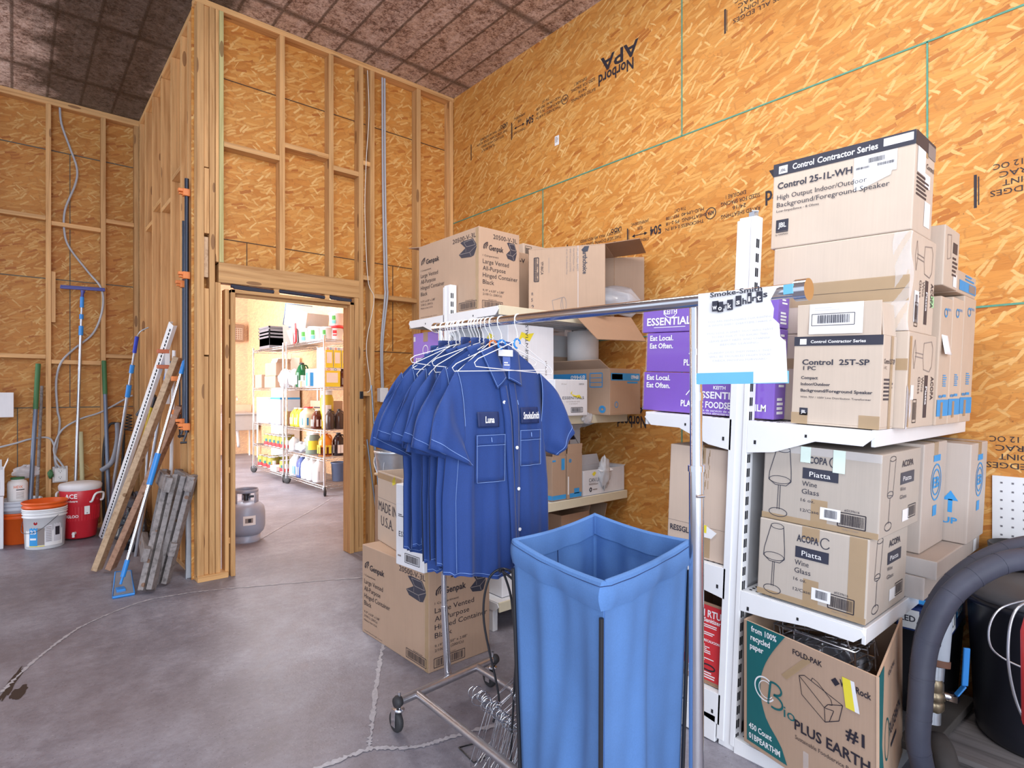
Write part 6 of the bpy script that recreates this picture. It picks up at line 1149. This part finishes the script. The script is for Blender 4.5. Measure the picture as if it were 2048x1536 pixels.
# sink, wall heater, cabinet
S_=E('steel_sink',(3.42,12.45,0),'stainless steel sink with faucet at the back of the store room','sink'); m=MB(); m.box((-.35,-.30,.86),(.35,.30,.89)); m.box((-.30,-.25,.55),(.30,.25,.86)); m.build('basin',P('sink_steel',(.42,.43,.46),.4,.4),S_,bevel=.008); MB().box((-.35,.28,.89),(.35,.30,1.05)).build('splashback',STEEL,S_)
for sx in (-1,1):
    for sy in (-1,1): MB().tube([(sx*.31,sy*.26,0),(sx*.31,sy*.26,.86)],.018,10).build('leg',WMET,S_)
MB().tube([(0,.2,.89),(0,.2,1.15),(0,.12,1.22),(0,.02,1.20),(0,0,1.14)],.014,10,sub=6).build('faucet',STEEL,S_); MB().tube([(0,0,.55),(.05,.1,.25),(.1,.28,.2)],.03,10,sub=5).build('drain_pipe',WMET,S_)
H_=E('wall_heater',(3.50,13.02,2.55),'brown grille heater fixed high on the back wall of the store room','heater'); MB().cb((0,0,0),(.40,.12,.36)).build('heater_case',P('heater_brown',(.28,.17,.11),.5),H_,bevel=.01); m=MB()
for i in range(8): m.cb((-.15+i*.043,-.062,-.02),(.012,.006,.24))
for i in range(6): m.cb((0,-.064,-.13+i*.044),(.32,.006,.010))
m.build('grille',P('heater_grille',(.50,.40,.32),.5),H_)
CB=E('white_cabinet',(3.64,10.35,0),'tall white cabinet standing behind the far wire shelving','cabinet'); MB().box((-.12,-.35,.04),(.12,.35,1.9)).build('cabinet_body',WMET,CB,bevel=.008)
for s in (-1,1): d_=MB().box((-.135,s*.345 if s<0 else .005,.08),(-.121,-.005 if s<0 else .345,1.86)).build('cabinet_door',WMET,CB,bevel=.003); MB().tube([(-.15,s*.03,.95),(-.15,s*.03,1.1)],.008,8).build('handle',STEEL,d_)
MB().box((-.11,-.33,0),(.11,.33,.04)).build('plinth',GREYP,CB)
# ================================================================== RIGHT HAND CORNER
def DP(px,py,Y): return (px,py,Y)
BN=E('black_bin',(2.672,.325,.105),'large black plastic bin with domed lid at the right edge of the photo','bin'); MB().lathe([(.001,0),(.168,0),(.178,.015),(.185,.06),(.205,.46),(.212,.465),(.214,.49),(.20,.492),(.18,.03),(.001,.02)],n=48).build('bin_body',P('bin_black',(.012,.013,.02),.28),BN)
MB().lathe([(.206,.488),(.217,.49),(.217,.505),(.19,.525),(.10,.545),(.001,.55)],n=48).build('bin_lid',P('bin_lid_grey',(.06,.062,.072),.45),BN)
o=tag(MB().box((-.30,-.22,0),(.24,.22,.018)).box((-.28,-.2,-.085),(-.22,.2,0)).box((.16,-.2,-.085),(.22,.2,0)).build('wooden_dolly',LGREY),'low wooden platform under the black bin','platform'); o.location=(2.66,.33,.086)
# big hose
HZ=P('rubber_hose',(.05,.055,.085),.6,0,.3,14,bump=.2)
def hose(label,pts,r):
    o=E('rubber_hose',pts[0],label,'hose'); P0=V(*pts[0]); q=[V(*p)-P0 for p in pts]; m=MB(); m.tube(q,r,18,sub=12); m.build('hose_wall',HZ,o); sp_=smooth_path(q,12); 
    for k in range(6,len(sp_)-6,9):
        d=(sp_[k+1]-sp_[k-1]).normalized(); MB().tube([sp_[k]-d*.003,sp_[k]+d*.003],r*1.03,18).build('hose_ridge',HZ,o)
    return o
hose('thick black rubber hose arching in front of the black bin',((2.30,.42,.04),(2.16,.505,.06),(2.075,.53,.22),(2.065,.525,.36),(2.085,.517,.52),(2.115,.49,.63),(2.16,.452,.71),(2.235,.385,.775),(2.31,.32,.80),(2.42,.22,.80),(2.52,.10,.72),(2.56,.02,.5),(2.56,-.03,.04)),.032)
hose('thick black rubber hose arching just behind the front hose',((2.74,.52,.03),(2.55,.60,.05),(2.34,.60,.17),(2.215,.565,.36),(2.20,.545,.52),(2.23,.515,.64),(2.28,.47,.72),(2.36,.40,.785),(2.46,.31,.82),(2.58,.19,.80),(2.68,.08,.70),(2.72,.02,.45),(2.72,-.02,.04)),.030)
# valve assembly
VA=E('pipe_valve',(2.30,.555,.26),'brass ball valve with blue lever on a grey pipe beside the hose','pipe valve'); m=MB(); m.tube([(.03,-.01,.155),(.055,-.015,.30)],.034,18); m.build('grey_pipe',P('grey_pvc',(.45,.50,.58),.5),VA); m=MB(); m.tube([(.025,-.01,.135),(.03,-.01,.155)],.038,18); m.build('pipe_flange',P('rust_brown',(.18,.08,.05),.7),VA)
m=MB(); m.tube([(.02,-.008,.09),(.025,-.01,.135)],.024,16); m.build('steel_nipple',GALV,VA); m=MB(); m.lathe([(.026,-.01),(.032,0),(.032,.02),(.028,.025),(.034,.03),(.034,.05),(.028,.055),(.031,.06),(.031,.085),(.026,.095)],(.01,-.004,0),8); m.build('valve_body',P('brass',(.30,.24,.16),.35,.8),VA); m=MB(); m.tube([(.005,0,-.05),(.01,0,-.01)],.027,18); m.build('outlet_pipe',GALV,VA)
m=MB(); m.tube([(.03,-.02,.04),(.05,-.05,.035)],.012,10); m.cb((.05,-.05,.035),(.03,.03,.02)); m.build('valve_stem',STEEL,VA); m=MB(); m.beam((.055,-.055,.04),(.075,-.075,.075),.02,.006); m.beam((.075,-.075,.075),(.080,-.08,.20),.020,.008,up=(1,1,0)); m.build('lever_handle',BLUEP,VA,bevel=.003)
# tubs and lamp boxes behind
o=E('black_tub',(2.78,.715,.045),'black plastic tub standing against the white shelf unit behind the hose','tub'); MB().lathe([(.001,.0),(.11,0),(.125,.02),(.148,.35),(.154,.36),(.154,.383),(.001,.384)],n=36).build('tub_body',BLKP,o)
C=Carton('blue and white lamp carton with voltage print resting on the black tub',(.30,.16,.085),(2.64,.635,.430),mat=P('navy_carton',(.02,.045,.18),.5),name='lamp_carton',seam=False,rz=3); F=C.F['-x']; F.rect(.05,.1,.45,.9,'p'); F.rect(.48,.08,.78,.95,'k'); F.text('120-277',.70,.12,.20,.75,'w',True,rot=90) if 0 else F.text('120-277',.72,.15,.17,.70,'w',True,rot=90); F.rect(.80,.3,1,.9,'p'); F.text('LED',.08,.4,.25,.3,'s',True); F=C.F['-y']; F.rect(.02,.15,.35,.85,'p'); F.text('2.1',.05,.35,.4,.25,'s',True); F.rect(.42,.5,.8,.9,'b'); F.text('2X4',.45,.55,.25,.3,'w',True); C.done()
C=Carton('blue lamp carton with numerals on top of the other lamp carton',(.28,.15,.070),(2.66,.64,.5185),mat=P('navy_carton',(.02,.045,.18)),name='lamp_carton',seam=False,rz=-2); F=C.F['-x']; F.rect(.05,.1,.95,.35,'b'); F.text('2.1',.3,.4,.45,.3,'w',True); F=C.F['-y']; F.text('2-1',.1,.3,.45,.2,'w',True); F.rect(.4,.1,.7,.9,'p'); C.done()
C=Carton('brown carton end sticking out beside the lamp cartons',(.14,.12,.13),(2.885,.575,.43),mat=KDARK); C.done()
o=E('black_pot',(2.965,.42,.635),'shallow black pot on top of the pile behind the hose arch','pot'); MB().lathe([(.001,0),(.09,0),(.10,.02),(.105,.075),(.10,.076),(.093,.02),(.001,.012)],n=32).build('pot_body',P('pot_black',(.03,.028,.03),.4),o); m=MB(); m.prism([(-.03,.05),(.03,.05),(.0,.10)],lambda u,v:V(.02,u,v),(.001,0,0)); m.build('paper_corner',PAPER,o)
C=Carton('dark crate under the shallow black pot behind the black bin',(.15,.20,.633),(2.99,.42,0),mat=P('crate_dark',(.035,.035,.045),.5),name='dark_crate',cat='crate',seam=False); C.done()
o=E('green_case',(2.86,.50,.0),'green metal case with dark handle half hidden behind the black bin','metal case'); MB().box((-.05,-.03,0),(.05,.03,.385)).build('case_body',P('case_green',(.01,.10,.035),.4),o,bevel=.006); MB().box((-.055,-.035,.345),(.055,.035,.39)).build('case_lid',P('case_green',(.01,.10,.035)),o,bevel=.005); MB().tube([(-.052,.0,.26),(-.08,.01,.25),(-.08,.01,.16),(-.052,0,.15)],.007,8,sub=5).build('case_handle',P('handle_navy',(.02,.03,.09),.4),o)
o=E('cart_wheel',(2.264,.521,0),'small pneumatic cart wheel on the floor below the hose','wheel'); M=Matrix.Translation((0,0,.098))@Matrix.Rotation(.5,4,'Z')@Matrix.Rotation(PI/2,4,'X'); MB().lathe([(.045,-.028),(.08,-.032),(.096,-.02),(.098,0),(.096,.02),(.08,.032),(.045,.028)],(0,0,0),36,0,M).build('tyre',P('tyre_rubber',(.06,.055,.055),.75,0,.2,40),o); MB().lathe([(.001,-.02),(.046,-.022),(.048,0),(.046,.022),(.001,.02)],(0,0,0),24,0,M).build('wheel_rim',GALV,o)
o=board('dark dusty plank lying from the wheel to the black bin',(2.27,.60,.115),(2.74,.565,.14),.09,.03,(0,0,1),P('dusty_plank',(.07,.06,.055),.8,0,.2),'plank'); m=MB(); m.box((-.012,.30,.0155),(.012,.34,.0165)); m.build('green_tag',GREEN,o)
pole('floor_pipe','short grey pipe lying on the floor in front of the black bin','pipe',[((2.26,.36,.03),(2.44,.42,.06),.026,GALV,'pipe')])
RC=E('red_fuel_can',(1.934,.189,0),'red fuel can edge at the far right of the photo','fuel can'); m=MB(); m.lathe([(.001,.48),(.075,.48),(.082,.49),(.084,.71),(.075,.755),(.045,.78),(.001,.79)],n=28,sq=4); m.build('can_body',REDP,RC); MB().box((-.07,-.07,0),(.07,.07,.479)).build('can_base',DKMET,RC,bevel=.01); MB().tube([(-.04,0,.78),(-.03,0,.82),(.03,0,.82),(.04,0,.78)],.010,8,sub=4).build('can_handle',REDP,RC)
tag(MB().tube([(2.33,.24,.71),(2.20,.36,.665),(2.16,.375,.56),(2.22,.30,.50),(2.31,.22,.47)],.003,6,sub=10).tube([(2.33,.24,.71),(2.20,.32,.68),(2.15,.335,.56),(2.15,.315,.42),(2.165,.27,.33),(2.20,.22,.29)],.0038,6,sub=10).build('steel_cable',P('cable_wire',(.55,.57,.62),.3,.9)),'loop of thin braided steel cable hanging in front of the black bin','cable')
m=MB(); m.add([(0,0,0),(.06,-.02,0),(.07,.04,0),(.01,.05,.002)],[(0,1,2,3)]); o=tag(m.build('paper_scrap',PAPER,solid=.001),'white paper scrap on the floor beside the small cart wheel','paper scrap'); o.location=(2.20,.60,.003)
# ================================================================== CAMERA, LIGHT
cam=bpy.data.objects.new('camera',bpy.data.cameras.new('camera')); COL.objects.link(cam); SC.camera=cam
cam.location=(0,0,1.3); cam.rotation_euler=(PI/2,0,-math.atan2(.6516,.7587)); cam.data.lens=36*1162/2048; cam.data.sensor_width=36; cam.data.shift_y=17/2048; cam.data.clip_start=.05
w=bpy.data.worlds.new('daylight'); SC.world=w; w.use_nodes=True; bg=w.node_tree.nodes['Background']; bg.inputs[0].default_value=(.78,.86,1.0,1); bg.inputs[1].default_value=1.0
def area(name,loc,rot,sx,sy,e,col=(1,1,1)):
    l=bpy.data.lights.new(name,'AREA'); l.shape='RECTANGLE'; l.size=sx; l.size_y=sy; l.energy=e; l.color=col
    o=bpy.data.objects.new(name,l); COL.objects.link(o); o.location=loc; o.rotation_euler=rot; return o
# daylight through the open roll-up door behind the camera, and the store room's own door on its left
area('door_daylight',(-1.3,-2.7,2.0),(math.radians(86),0,math.radians(-35)),4.2,3.4,230,(.88,.93,1.0))
area('store_daylight',(-1.6,9.4,1.9),(0,math.radians(-90),0),3.2,5.5,620,(.97,.98,1.0))
# unseen overhead fill lights, added to brighten both rooms
area('ceiling_fill',(1.3,1.4,3.9),(0,0,0),.4,2.4,60,(1,.97,.93)); area('store_ceiling_fill',(2.3,8.0,3.9),(0,0,0),.4,4,130,(1,.98,.97))
SC.view_settings.view_transform='Standard'; SC.view_settings.look='None'; SC.view_settings.gamma=1; SC.view_settings.use_curve_mapping=False; SC.view_settings.exposure=0.29
